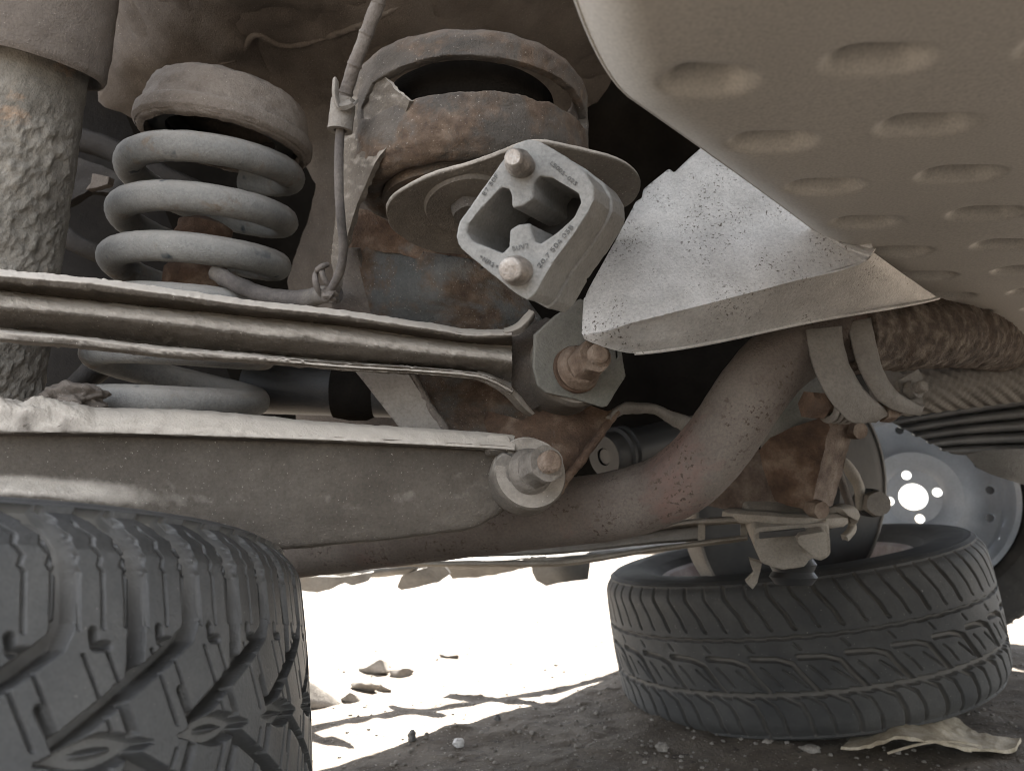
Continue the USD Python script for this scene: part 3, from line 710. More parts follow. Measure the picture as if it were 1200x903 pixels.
rp = pixsheet([(560, 478), (612, 492), (640, 478), (690, 474), (712, 482), (724, 478), (712, 500), (690, 526), (668, 556), (652, 574), (640, 545), (612, 522), (575, 514)],
              [(560, 495, .630), (612, 500, .612), (660, 492, .622), (700, 484, .640), (724, 478, .636), (690, 524, .622), (652, 574, .600), (625, 520, .604)], 3.5, .005)
t.add('rusty_plate', rough(rp, .0012, 110, 10, 4), 'heavy_rust', 'heavily rusted plate under the link bolt')
t.add('plate_edge', rough(tube(spline([P(722, 482, .640), P(712, 496, .630), P(692, 524, .614), P(668, 556, .602), P(652, 576, .594)], 60), .0036, 12), .0018, 130, 5), 'heavy_rust')
ls = [[(716, 496, .632), (716, 488, .628), (718, 480, .634)], [(732, 486, .65), (733, 477, .645), (735, 471, .652)], [(760, 484, .67), (760, 477, .665), (760, 472, .672)], [(790, 500, .70), (790, 490, .695), (790, 482, .702)], [(826, 516, .74), (826, 504, .735), (826, 494, .742)]]
t.add('curved_flange', rough(loft(ls, 50, 8, .004), .0012, 90, 3), 'clamp', 'dusty curved flange behind the rusty plate')
t.done()

# stopper washer under the mount that carries the rubber hanger
t = Thing('stopper_plate', 'tan oval washer plate under the bushing housing', 'washer plate')
out = [(453, 253), (455, 240), (464, 229), (480, 219), (500, 209), (545, 195), (593, 178), (625, 168), (660, 172), (700, 181), (738, 196), (750, 211), (749, 226), (740, 238), (690, 252), (640, 286), (590, 297), (537, 298), (500, 293), (472, 279), (458, 266)]
_o = np.array(out + out[:1], float); _t = np.r_[0, np.cumsum(np.hypot(*np.diff(_o, axis=0).T))]
out = CubicSpline(_t, _o, bc_type='periodic')(np.linspace(0, _t[-1], 120)[:-1])
pl, fr = pixslab(out, [(453, 253, .530), (593, 178, .492), (537, 298, .585)], .0035, .0014, 3)
t.add('plate', rough(pl, .0008, 90, 3), 'dusty_lit_arm')
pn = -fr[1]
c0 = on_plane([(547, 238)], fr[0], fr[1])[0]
t.add('raised_ring', lathe([(.010, 0), (.030, 0), (.0285, .003), (.010, .003)], c0, pn, 60), 'dusty_lit_arm')
t.add('bolt_head', hexnut(c0 + pn * .002, c0 + pn * .011, .012, .2), 'rusty_iron')
t.done()

# ------------------------------------------------------------------ link plate with its bolt
t = Thing('link_bracket', 'grey-green cut-corner plate holding the upper link bolt', 'bracket plate')
pp, fr = pixslab([(627, 392), (651, 370), (681, 350), (720, 380), (728, 412), (733, 441), (711, 476), (706, 477), (676, 468), (640, 460), (631, 452), (625, 430)], [(627, 392, .574), (728, 412, .594), (674, 468, .584)], .0045, .0015, 4, 2,
                 holes=[[(721, 409), (724, 410), (724, 419), (722, 420)]])
t.add('plate', rough(pp, .0006, 80, 4), 'green_plate')
t.done()
b0, bt = P(674, 434, .582), P(703, 413, .542)
bd = unit(bt - b0); L = np.linalg.norm(bt - b0)
t = Thing('link_bolt', 'rusty flanged bolt in the grey-green plate', 'bolt')
t.add('washer', rough(cyl(b0, b0 + bd * .005, .0185, ch=.0012), .0006, 150, 4), 'heavy_rust', 'rust-red washer')
t.add('flange', cyl(b0 + bd * .005, b0 + bd * .016, .0175, .0155, ch=.002), 'bolt_rust')
t.add('nut', hexnut(b0 + bd * .015, b0 + bd * (L - .007), .0135, .9), 'bolt_rust')
t.add('shank', screw(b0 + bd * (L - .008), b0 + bd * L, .0072), 'bolt_rust')
t.done()
#@@ HANGER
# ------------------------------------------------------------------ rubber exhaust hanger with its writing
zb = lambda pts: [(520 + x / 3.927, 140 + y / 3.927) for x, y in pts]
front = [(390, 90), (330, 112), (285, 170), (70, 470), (58, 530), (75, 590), (120, 630), (330, 800), (385, 830), (420, 800), (500, 660), (590, 540), (660, 435), (692, 365), (690, 305), (650, 240), (560, 170), (440, 100)]
hole = [(265, 312), (298, 318), (311, 345), (315, 405), (360, 399), (412, 362), (414, 292), (440, 260), (500, 268), (618, 338), (632, 385), (600, 450), (520, 520), (445, 570), (420, 562), (408, 530), (397, 477), (350, 481), (305, 505), (300, 585), (270, 615), (130, 558), (104, 520), (112, 482), (180, 400)]
T3 = [(*zb([(390, 90)])[0], .437), (*zb([(58, 530)])[0], .424), (*zb([(385, 830)])[0], .420)]
W = P(*zb([(560, 878)])[0], .474) - P(*zb([(385, 830)])[0], .420)
wl = np.linalg.norm(W); Wd = W / wl
t = Thing('rubber_hanger', 'grey rubber exhaust hanger block with moulded letters and two pins', 'rubber hanger')
m1, fr = pixslab(zb(front), T3, wl * .52, .0015, 5, 3, holes=[zb(hole)], back=Wd)
a, n, ex, ey = fr
po = Polygon(front)
wide = rounded(np.array(po.buffer(14, quad_segs=6).exterior.coords)[:-1], 14)
wide = zb(np.array(wide.exterior.coords)[:-1])
sh = lambda m, k: TM(np.asarray(m.vertices) + Wd * k, m.faces)
m2, _ = pixslab(wide, T3, wl * .46, .0018, 7, 2, holes=[zb(hole)], back=Wd)
t.add('block', cat(rough(m1, .0003, 150, 3)), 'rubber_grey')
t.add('rear_block', rough(sh(m2, wl * .5), .0004, 120, 4), 'rubber_grey')
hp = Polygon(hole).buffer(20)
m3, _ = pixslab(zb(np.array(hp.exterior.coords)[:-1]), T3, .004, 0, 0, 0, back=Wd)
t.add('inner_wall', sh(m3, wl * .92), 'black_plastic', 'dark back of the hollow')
nf = -n


def stud(tip, base, r_b, r_t, dt, label):
    p0 = on_plane(zb([base]), a, n)[0] + n * .004
    p1 = P(*zb([tip])[0], ((p0 - CAM) @ FW) - dt)
    d = unit(p1 - p0); h = np.linalg.norm(p1 - p0)
    m = lathe([(1e-5, 0), (r_b, 0), (r_b, h * .55), (r_t * 1.08, h * .8), (r_t, h * .95), (r_t * .8, h), (1e-5, h)], p0, d, 48, sub=.002)
    t.add('pin', rough(m, .0004, 160, len(label)), 'bolt_bare', label)


stud((318, 172), (368, 208), .0076, .0052, .021, 'upper pin with a bright worn end')
stud((305, 688), (352, 690), .0082, .0066, .018, 'lower pin with a dull rounded end')


def letters(text, start, end, cap):
    """Moulded lettering on the hanger's face between two pixels of the close view."""
    p0, p1 = on_plane(zb([start, end]), a, n)
    m = meshkit.text_mesh(text, 1.0, .05)
    x0, x1 = m.vertices[:, 0].min(), m.vertices[:, 0].max()
    wdir = p1 - p0; s = np.linalg.norm(wdir) / (x1 - x0); wdir = unit(wdir)
    up = np.cross(nf, wdir)
    v = np.asarray(m.vertices)
    v = p0 + nf * .0003 + np.outer((v[:, 0] - x0) * s, wdir) + np.outer(v[:, 1] * cap, up) + np.outer(v[:, 2] * .005, nf)
    t.add('lettering', TM(v, m.faces), 'print_dark', smooth=False)


letters('LS001-023', (487, 205), (603, 306), .0024)
letters('E7 30F', (190, 352), (252, 258), .0022)
letters('20.7 504 03B', (443, 684), (598, 496), .0024)
letters('*NR1* 3', (160, 640), (268, 706), .0024)
letters('5UV7', (318, 606), (392, 590), .0026)
t.done()

# ------------------------------------------------------------------ galvanised bracket
t = Thing('galvanised_bracket', 'bright speckled galvanised sheet bracket with a folded lower flange', 'bracket')
ga = [(832, 163), (880, 130), (960, 190), (1012, 262), (1024, 292), (1016, 305), (924, 331), (817, 359), (738, 379), (704, 390), (683, 393), (686, 350), (745, 236), (752, 232), (754, 222), (784, 198), (790, 203)]
gc = [(832, 163, .615), (880, 130, .625), (960, 190, .59), (1012, 262, .555), (1024, 292, .545), (1016, 305, .548), (924, 331, .540), (817, 359, .532), (738, 379, .528), (683, 393, .545), (686, 350, .56), (745, 236, .60), (850, 260, .578), (940, 240, .580), (780, 310, .558)]
cut = Polygon([(884, 208), (893, 199), (912, 213), (914, 219), (904, 221), (891, 220)])
t.add('face', rough(pixsheet(rounded(ga, 2.5).difference(cut), gc, 4, .0016, smooth=1e-7), .0022, 16, 4), 'galv')
lip = [[(905, 222, .584), (912, 219, .579), (920, 216, .584)], [(945, 262, .573), (953, 259, .566), (961, 256, .571)], [(985, 292, .560), (992, 289, .552), (1000, 284, .556)], [(1014, 306, .549), (1020, 299, .543), (1026, 291, .545)]]
t.add('rolled_edge', loft(lip, 40, 8, .0015), 'galv')
fb = [[(683, 393, .5445), (683.5, 394, .5450), (684, 395, .546), (684.5, 397, .548)], [(704, 390, .535), (704, 396, .538), (705, 402, .541), (706, 406, .543)], [(738, 379, .527), (739, 391, .534), (741, 403, .541), (744, 414, .549)], [(817, 359, .531), (821, 374, .541), (824, 389, .551), (828, 402, .560)], [(924, 331, .539), (930, 347, .553), (936, 362, .568), (942, 378, .582)], [(1016, 305, .547), (1036, 320, .572), (1058, 335, .598), (1082, 353, .628)], [(1024, 296, .546), (1046, 312, .575), (1070, 329, .606), (1099, 349, .640)]]
t.add('lower_flange', rough(loft(fb, 120, 8, .0016), .0005, 50, 5), 'galv')
t.add('flange_lip', tube(spline([P(744, 414, .549), P(828, 402.5, .560), P(942, 378.5, .582), P(1082, 353.5, .628), P(1100, 349, .641)], 80), .0014, 10), 'galv')
t.done()

# ------------------------------------------------------------------ embossed heat shield over the muffler
HZ = .181
A1 = np.array([.0834, .3127, .30 + HZ])
na, nb = 680, 230
a_ = np.linspace(-.18, 1.15, na); b_ = np.linspace(-.047, .40, nb)
A_, B_ = np.meshgrid(a_, b_, indexing='ij')
h = np.zeros_like(A_)
rows = [(0, 0.0, .0), (1, .0637, .0327), (2, .1274, .0), (3, .1911, .0327), (4, .2548, 0), (5, .3185, .0327), (6, .38, 0)]
for k, bb, off in rows:
    for j in range(-4, 17):
        a0 = off + j * .0766
        da, db = A_ - a0, B_ - bb
        # long axis of each pressed bump lies across the picture
        l, s = da * .656 + db * .755, da * .755 - db * .656
        ll = np.maximum(np.abs(l) - .0120, 0)
        r = np.sqrt(ll ** 2 + s ** 2)
        q_ = np.clip(r / .0118, 0, 1)
        h += .0125 * (.5 + .5 * np.cos(math.pi * q_)) ** .8
from scipy.ndimage import gaussian_filter
h = gaussian_filter(h, 1.2)
z = np.zeros_like(B_)
edge = np.clip((-.012 - B_) / .03, 0, 1.4)
z += .013 * edge ** 2
z += .004 * np.sin(A_ * 9) * .4 - .02 * np.clip((B_ - .12) / .3, 0, 1) ** 2
B_ = B_ + (.40 - B_) / .447 * .036 * np.clip((.015 - A_) / .1, 0, 2.2) ** 1.4
pos = A1 + A_[..., None] * U41 + B_[..., None] * V41
pos[..., 2] += z + h
hs = solidify(pos.reshape(-1, 3), grid_faces(na, nb), .0012)
t = Thing('heat_shield', 'large pale aluminium heat shield with rows of pressed bumps', 'heat shield')
t.add('embossed_sheet', hs, 'shield_alu', smooth=True)
ed = pos[::5, 0] + [0, 0, .0012]
t.add('rolled_hem', tube(ed, .0016, 10), 'shield_alu')
t.done()
#@@ EXHAUST
# ------------------------------------------------------------------ exhaust pipe, clamps and muffler end
px = [(250, 648, .72), (380, 636, .70), (500, 620, .68), (600, 607, .665), (690, 596, .65), (745, 586, .64), (795, 564, .632), (832, 530, .625), (862, 488, .62), (890, 447, .62), (925, 412, .628), (965, 393, .64), (1010, 386, .655)]
pp = spline([P(*q) for q in px], 260)
t = Thing('exhaust_pipe', 'brown rust-pitted exhaust pipe bending up to the clamps', 'exhaust pipe')
t.add('pipe', rough(tube(pp, .0285, 56), .0008, 70, 5), 'pipe', smooth=True)
t.done()
mp = spline([P(985, 391, .645), P(1030, 390, .67), P(1085, 389, .705), P(1125, 391, .75), P(1152, 397, .82), P(1180, 408, .93)], 160)
t = Thing('muffler_neck', 'crusty rust-flaked pipe stub entering under the heat shield', 'muffler')
t.add('neck', rough(tube(mp, np.linspace(.034, .031, 160), 90), .0030, 120, 6, 4), 'flake', smooth=True)
t.done()


def band(outer, inner, name, label, off=0):
    t = Thing(name, label, 'pipe clamp', None)
    st = []
    for (x0, y0, d0), (x1, y1, d1) in zip(outer, inner):
        xm, ym, dm = (x0 + x1) / 2, (y0 + y1) / 2, (d0 + d1) / 2 - .004
        st.append([(x0, y0, d0 + .012), (x0 + .6, y0 + .5, d0), (xm, ym, dm), (x1 - .6, y1, d1), (x1, y1 - .5, d1 + .012)])
    t.add('strap', rough(loft(st, 70, 6, .003), .0008, 90, 4), 'clamp')
    return t


t = band([(944, 386, .602), (951, 424, .590), (964, 455, .588), (981, 480, .592), (1002, 495, .600), (1026, 495, .614)], [(987, 382, .606), (993, 420, .594), (1007, 448, .592), (1024, 468, .597), (1036, 478, .605), (1041, 486, .616)], 'pipe_clamp', 'left pipe clamp with the spring bolt')
b0, b1 = P(946, 474, .60), P(1052, 482, .625)
bd = unit(b1 - b0); L = np.linalg.norm(b1 - b0)
t.add('bolt_shank', screw(b0 + bd * .006, b1, .0052, .004), 'bolt_rust')
t.add('bolt_head', hexnut(b0, b0 + bd * .013, .0115, .2), 'heavy_rust', 'dark rusty bolt head')
for k in range(4):
    q0 = b0 + bd * (.018 + k * .0056)
    t.add('spring_coil', lathe([(.0085, 0), (.0125, 0), (.0135, .002), (.0125, .004), (.0085, .004)], q0, bd, 36), 'clamp')
t.add('nut', hexnut(b1 - bd * .016, b1 - bd * .006, .0095, .7), 'bolt_rust')
t.done()
t = band([(992, 378, .618), (999, 410, .606), (1010, 440, .600), (1026, 466, .601), (1050, 481, .607), (1079, 487, .618)], [(1021, 372, .62), (1027, 404, .608), (1037, 438, .602), (1053, 460, .604), (1068, 470, .611), (1083, 476, .620)], 'pipe_clamp', 'right pipe clamp with the open bolt tab')
tb, fr = pixslab([(1052, 446), (1076, 432), (1081, 440), (1081, 484), (1070, 479), (1056, 466)], [(1052, 446, .632), (1081, 436, .640), (1081, 484, .626)], .003, .0012, 4)
t.add('tab', tb, 'clamp')
c0 = on_plane([(1066, 458)], fr[0], fr[1])[0]; bd = unit(-fr[1] + RT * .25)
t.add('nut', hexnut(c0, c0 + bd * .007, .0085, .1), 'clamp')
t.add('bolt_end', screw(c0 + bd * .006, c0 + bd * .014, .0052), 'bolt_dust')
t.done()

dp = spline([P(1040, 458, .87), P(1130, 448, .90), P(1220, 438, .94), P(1330, 428, .99)], 170)
dt_ = tube(dp, .030, 90)
v, f, n = meshkit.arrays(dt_, True)
k = len(dp); ii, jj = np.divmod(np.arange(len(v)), 90)
ar = np.linalg.norm(dp[-1] - dp[0]) * ii / k
dim = np.sin(ar * 2 * math.pi / .014 + (jj * math.pi * 2 / 90) * 0) * np.sin(jj * 2 * math.pi * 15 / 90 + ar * 140)
v = v + n * (dim * .0016)[:, None]
one('dimpled_sleeve', TM(v, f), 'clamp', 'dimpled metal sleeve on the pipe below the heat shield', 'heat sleeve', smooth=True)

# ------------------------------------------------------------------ black ribbed plastic tray
t = Thing('plastic_tray', 'black ribbed plastic tray beyond the dimpled sleeve', 'plastic tray')
nr = 5
for k in range(nr):
    f0, f1 = k / nr, (k + 1) / nr
    yl = lambda q: 490 + q * 42; yr = lambda q: 462 + q * 72
    st = []
    for x, w in ((1036, 0.0), (1128, .5), (1215, 1.0), (1300, 1.5)):
        w = (x - 1036) / 164.0
        y0, y1 = yl(f0) * (1 - w) + yr(f0) * w, yl(f1) * (1 - w) + yr(f1) * w
        d = 1.16 - .05 * f0
        q = max(0.0, 1 - 2 * w)
        st.append([(x + q * 80 * (f0 + (f1 - f0) * e), y0 + (y1 - y0) * e, d + o) for e, o in ((0, .03), (.18, -.004), (.55, -.012), (.9, -.008), (1, .028))])
    t.add('rib', loft(st, 30, 4, .003), 'tray_plastic')
t.add('end_panel', pixsheet([(1132, 533), (1150, 528), (1300, 520), (1300, 590), (1200, 568), (1162, 556), (1145, 548)], [(1132, 533, 1.10), (1300, 520, 1.12), (1200, 568, 1.10), (1145, 548, 1.1), (1180, 545, 1.085)], 6, .003), 'grey_plastic', 'lower grey edge panel')
t.done()

# ------------------------------------------------------------------ far wheel hub: dark brake shield, rusty knuckle, cast housing
hc = P(932, 584, 1.16)
hz = unit(-FW + RT * .42 - np.array([0, 0, .05]))
t = Thing('brake_shield', 'dark round brake back plate with a bright rim at the far hub', 'brake shield')
t.add('plate', lathe([(r_ * 1.13, z_) for r_, z_ in [(1e-5, -.004), (.07, -.004), (.075, .004), (.14, .006), (.1595, .002), (.1595, -.002), (.14, -.001), (.078, -.003), (1e-5, -.010)]], hc, hz, 120), 'hub_black')
t.add('rim', lathe([(r_ * 1.13, z_) for r_, z_ in [(.157, -.035), (.1615, -.035), (.1635, -.002), (.162, .004), (.1585, .005), (.157, .001)]], hc, hz, 160), 'clamp', 'thin bright rim')
t.add('hub_drum', lathe([(r_ * 1.13, z_) for r_, z_ in [(1e-5, -.04), (.13, -.04), (.135, -.034), (.135, -.008), (1e-5, -.008)]], hc, hz, 90), 'hub_black')
t.done()
t = Thing('hub_knuckle', 'rusty tapered knuckle bracket hanging below the pipe clamp', 'knuckle')
kl = pixsheet([(889, 528), (903, 512), (930, 500), (966, 488), (972, 500), (958, 560), (950, 598), (925, 592), (908, 586), (896, 552)], [(889, 528, .82), (903, 512, .805), (966, 488, .78), (972, 500, .778), (958, 560, .785), (950, 598, .79), (908, 586, .81), (930, 535, .788)], 4, .004)
t.add('front_web', rough(kl, .0025, 60, 4), 'heavy_rust', 'orange rusty web')
kr = pixsheet([(966, 488), (997, 496), (999, 506), (992, 534), (984, 565), (976, 592), (950, 598), (958, 560), (970, 500)], [(966, 488, .779), (997, 496, .80), (992, 534, .81), (976, 592, .815), (950, 598, .791), (958, 560, .786)], 4, .004)
t.add('side_web', rough(kr, .002, 70, 5), 'pipe_rust', 'dark brown side web')
t.add('upper_tube', rough(tube(spline([P(965, 440, .82), P(948, 470, .82), P(930, 500, .83), P(915, 528, .85)], 30), .022, 40), .001, 60, 3), 'green_plate', 'grey-green tubular neck')
t.add('dark_web', rough(pixsheet([(820, 590), (850, 560), (884, 520), (900, 540), (912, 590), (870, 600)], [(820, 590, .88), (884, 520, .86), (912, 590, .85)], 5, .004), .002, 60, 4), 'pipe_rust')
for (x, y, d) in ((1000, 504, .80), (955, 596, .785)):
    c = P(x, y, d)
    t.add('bolt', hexnut(c + FW * .01, c - FW * .008 + RT * .004, .0095, .3), 'bolt_rust')
t.done()
t = Thing('hub_lever', 'thin beige lever and bolt in front of the dark brake plate', 'lever')
t.add('lever', rough(loft([[(984, 540, .92), (990, 537, .915), (996, 540, .92)], [(991, 556, .92), (1000, 552, .913), (1008, 557, .92)], [(1000, 572, .92), (1008, 570, .913), (1014, 576, .92)], [(1003, 596, .92), (1009, 598, .914), (1014, 598, .92)]], 40, 6, .004), .001, 60, 3), 'beige_cast')
t.add('second_blade', rough(loft([[(976, 545, .90), (981, 543, .895), (986, 546, .9)], [(984, 572, .90), (990, 570, .893), (995, 574, .9)], [(994, 600, .90), (1000, 600, .894), (1005, 602, .9)]], 40, 6, .004), .001, 60, 3), 'dusty_body')
b0, b1 = P(1014, 588, .94), P(1030, 590, .90)
t.add('bolt_collar', cyl(b0, b0 + (b1 - b0) * .6, .017), 'hub_black')
t.add('bolt_nut', hexnut(b0 + (b1 - b0) * .55, b1, .0155, .4), 'clamp')
t.done()
t = Thing('ball_joint_housing', 'beige cast housing with a black boot on the far arm end', 'ball joint')
t.add('top_flange', rough(lathe([(1e-5, -.006), (.062, -.006), (.066, -.002), (.066, .004), (.06, .008), (1e-5, .008)], P(918, 606, .86), (0.03, -.05, 1), 80, sub=.004), .0014, 60, 3), 'beige_cast')
bx = pixslab(rounded([(882, 618), (972, 612), (974, 650), (962, 657), (950, 652), (944, 664), (918, 668), (892, 660), (884, 640)], 8), [(882, 618, .80), (972, 612, .79), (892, 660, .81)], .075, .003, 6)[0]
t.add('casting', rough(bx, .0006, 50, 4), 'beige_cast')
t.add('casting_step', rough(pixslab(rounded([(930, 628), (970, 622), (970, 652), (958, 655), (948, 648), (938, 640)], 6), [(930, 628, .782), (970, 622, .775), (958, 655, .782)], .03, .002, 4)[0], .0003, 60, 2), 'beige_cast')
t.add('slot', pixslab([(890, 624), (944, 619), (944, 626), (890, 631)], [(890, 624, .797), (944, 619, .788), (890, 631, .797)], .006, 0)[0], 'black_plastic', 'dark slot under the flange')
t.add('ear', rough(loft([[(972, 606, .82), (980, 600, .815), (988, 604, .82)], [(985, 596, .84), (996, 598, .832), (1000, 606, .84)], [(994, 612, .85), (1002, 612, .843), (1004, 618, .85)], [(985, 626, .84), (992, 628, .835), (994, 634, .84)]], 40, 6, .006), .001, 60, 3), 'beige_cast')
t.add('rubber_boot', lathe([(1e-5, 0), (.020, 0), (.026, .008), (.022, .014), (.026, .022), (.018, .034), (1e-5, .036)], P(930, 684, .86), (0, 0, 1), 48), 'black_plastic', 'black rubber boot')
t.add('boot_bracket', rough(pixsheet([(878, 655), (893, 660), (888, 682), (882, 690), (874, 682), (884, 672)], [(878, 655, .83), (893, 660, .83), (882, 690, .84)], 3, .006), .001, 60, 3), 'beige_cast')
t.done()

# ------------------------------------------------------------------ far lower arm and trim beneath the car
t = Thing('far_lower_arm', 'long grey-beige lower arm with a slotted end reaching the far hub', 'control arm')
up = [[(320, 648, .98), (320, 652, .97), (320, 664, .96), (320, 667, .98)], [(480, 636, .95), (480, 639, .94), (480, 652, .93), (480, 655, .95)], [(640, 634, .92), (640, 637, .91), (640, 647, .90), (640, 650, .92)], [(760, 622, .89), (760, 625, .88), (760, 635, .87), (760, 638, .89)], [(822, 612, .875), (822, 615, .865), (822, 630, .855), (822, 633, .875)]]
t.add('beam', rough(loft(up, 90, 6, .004), .0012, 40, 3), 'grey_plastic')
lo = [[(320, 666, .97), (320, 668, .955), (320, 672, .952), (320, 675, .97)], [(480, 657, .945), (480, 658, .93), (480, 661, .927), (480, 664, .945)], [(640, 656, .915), (640, 657, .90), (640, 661, .897), (640, 664, .915)], [(760, 641, .885), (760, 642, .87), (760, 645, .867), (760, 648, .885)], [(876, 626, .865), (876, 627, .85), (876, 630, .847), (876, 633, .865)]]
t.add('lower_flange', rough(loft(lo, 90, 4, .003), .0008, 40, 4), 'beige_cast')
upr = [[(700, 626, .895), (700, 628, .885), (700, 632, .883), (700, 634, .9)], [(830, 606, .862), (830, 608, .85), (830, 612, .848), (830, 615, .865)], [(900, 603, .83), (900, 605, .82), (900, 610, .818), (900, 613, .835)], [(968, 607, .805), (968, 609, .795), (968, 613, .793), (968, 616, .81)]]
t.add('upper_flange', rough(loft(upr, 70, 4, .003), .0008, 40, 4), 'beige_cast')
for x in (822, 872):
    t.add('slot_bridge', pixslab([(x - 4, 612), (x + 4, 611), (x + 4, 632), (x - 4, 633)], [(x - 4, 612, .856), (x + 4, 611, .854), (x - 4, 633, .856)], .02, 0)[0], 'beige_cast')
t.done()
t = Thing('under_bumper_trim', 'torn grey plastic trim hanging along the far edge of the car', 'trim')
s1 = [[(200, 660, 1.28), (200, 672, 1.25), (200, 690, 1.24), (200, 702, 1.26)], [(360, 660, 1.28), (360, 666, 1.25), (360, 674, 1.24), (360, 680, 1.26)], [(440, 655, 1.34), (440, 662, 1.31), (440, 670, 1.30), (440, 676, 1.32)], [(520, 651, 1.42), (520, 656, 1.39), (520, 661, 1.38), (520, 668, 1.40)], [(640, 646, 1.55), (640, 650, 1.52), (640, 654, 1.51), (640, 660, 1.53)], [(830, 630, 1.85), (830, 634, 1.82), (830, 637, 1.81), (830, 640, 1.83)]]
t.add('long_strip', rough(loft(s1, 120, 5, .004), .004, 22, 3), 'grey_plastic')
for pl, d in (([(340, 674), (400, 676), (438, 670), (432, 680), (412, 687), (404, 684), (392, 688), (372, 694), (352, 692)], 1.22), ([(470, 674), (500, 664), (520, 662), (528, 672), (516, 682), (470, 692), (464, 688)], 1.33), ([(520, 668), (575, 660), (640, 652), (640, 660), (600, 670), (560, 676), (530, 678)], 1.42)):
    t.add('hanging_flap', rough(pixsheet(pl, [(*pl[0], d + .02), (*pl[len(pl) // 3], d), (*pl[-2], d + .03)], 4, .004), .006, 30, int(pl[0][0])), 'grey_plastic')
fl = [(622, 652), (640, 655), (692, 649), (691, 672), (690, 679), (660, 682), (640, 686), (629, 680), (624, 670)]
t.add('mud_flap', rough(pixsheet(fl, [(622, 652, 1.42), (692, 649, 1.44), (640, 686, 1.42), (660, 665, 1.405)], 4, .005), .003, 30, 5), 'grey_plastic', 'squarish grey flap')
t.done()
# damper end seen through the gap behind the rusty plate
t = Thing('far_link_bush', 'dark bush end with a ringed sleeve seen behind the rusty plate', 'bush')
b0, b1 = P(712, 534, .86), P(760, 522, .90)
bd = unit(b1 - b0)
t.add('sleeve', lathe([(.010, -.006), (.024, -.006), (.026, -.002), (.026, .012), (.030, .014), (.030, .018), (.025, .020), (.030, .024), (.030, .028), (.025, .030), (.024, .10), (.010, .10)], b0, bd, 60), 'hub_black')
t.add('pin', cyl(b0 - bd * .004, b0 + bd * .05, .0095), 'black_plastic')
t.add('tail', cyl(b0 + bd * .05, b0 + bd * .17, .023), 'dusty_body')
t.done()

# ------------------------------------------------------------------ brake cable with its clips
cp = spline([P(456, -40, .515), P(444, 0, .52), (P(430, 38, .525)), P(415, 78, .53), P(405, 110, .535), P(399, 150, .535), P(397, 200, .535), P(399, 250, .538), P(402, 285, .545), P(400, 312, .555), P(392, 332, .565), P(384, 344, .575)], 200)
t = Thing('brake_cable', 'dusty brake cable hanging left of the bushing housing', 'cable')
ncut = 88
t.add('sheath', rough(tube(cp[:ncut], .0047, 20), .0007, 180, 3), 'cable_dust', 'thicker dusty sleeve')
t.add('inner_cable', rough(tube(cp[ncut - 3:], .0032, 18), .0003, 180, 4), 'cable')
for k in (20, 38, 56, 72):
    d = unit(cp[k + 1] - cp[k]); t.add('ridge', lathe([(.004, -.0009), (.0051, -.0009), (.0053, 0), (.0051, .0009), (.004, .0009)], cp[k], d, 24), 'cable_dust')
d = unit(cp[ncut + 3] - cp[ncut - 3])
t.add('clip', rough(lathe([(.0045, -.012), (.0085, -.012), (.0088, .010), (.0045, .010)], cp[ncut - 2], d, 40, sub=.002), .0008, 130, 3), 'clamp', 'metal clip round the cable')
t.add('clip_ear', rough(loft([[(390, 92, .528), (393, 90, .526), (397, 96, .53)], [(389, 106, .526), (392, 108, .522), (397, 110, .528)], [(392, 122, .527), (398, 127, .523), (403, 124, .528)], [(410, 118, .531), (413, 122, .527), (419, 116, .534)]], 30, 5, .0015), .0003, 90, 2), 'clamp')
t.add('knot', rough(lump(P(386, 345, .57), .0055, 5, (1.2, .8, 1), .6, 4), .001, 200, 2), 'cable_dust')
cl = []
for (x0, y0, x1, y1) in ((370, 320, 377, 346), (377, 312, 388, 338), (371, 318, 384, 310)):
    cl.append(tube(spline([P(x0, y0, .572), P((x0 + x1) / 2 - 3, (y0 + y1) / 2, .566), P(x1, y1, .572)], 16), .0021, 10))
t.add('loom_clip', rough(cat(*cl), .0008, 200, 2), 'cable_dust', 'looped clip at the foot of the cable')
t.done()
#@@ TYRES
# ------------------------------------------------------------------ tyres
def seg_dist(p, q):
    """Distance of points p (n, 2) to the polyline q."""
    best = np.full(len(p), 1e9)
    for a, b in zip(q[:-1], q[1:]):
        ab = b - a; tt = np.clip(((p - a) @ ab) / (ab @ ab), 0, 1)
        best = np.minimum(best, np.hypot(*(p - a - tt[:, None] * ab).T))
    return best


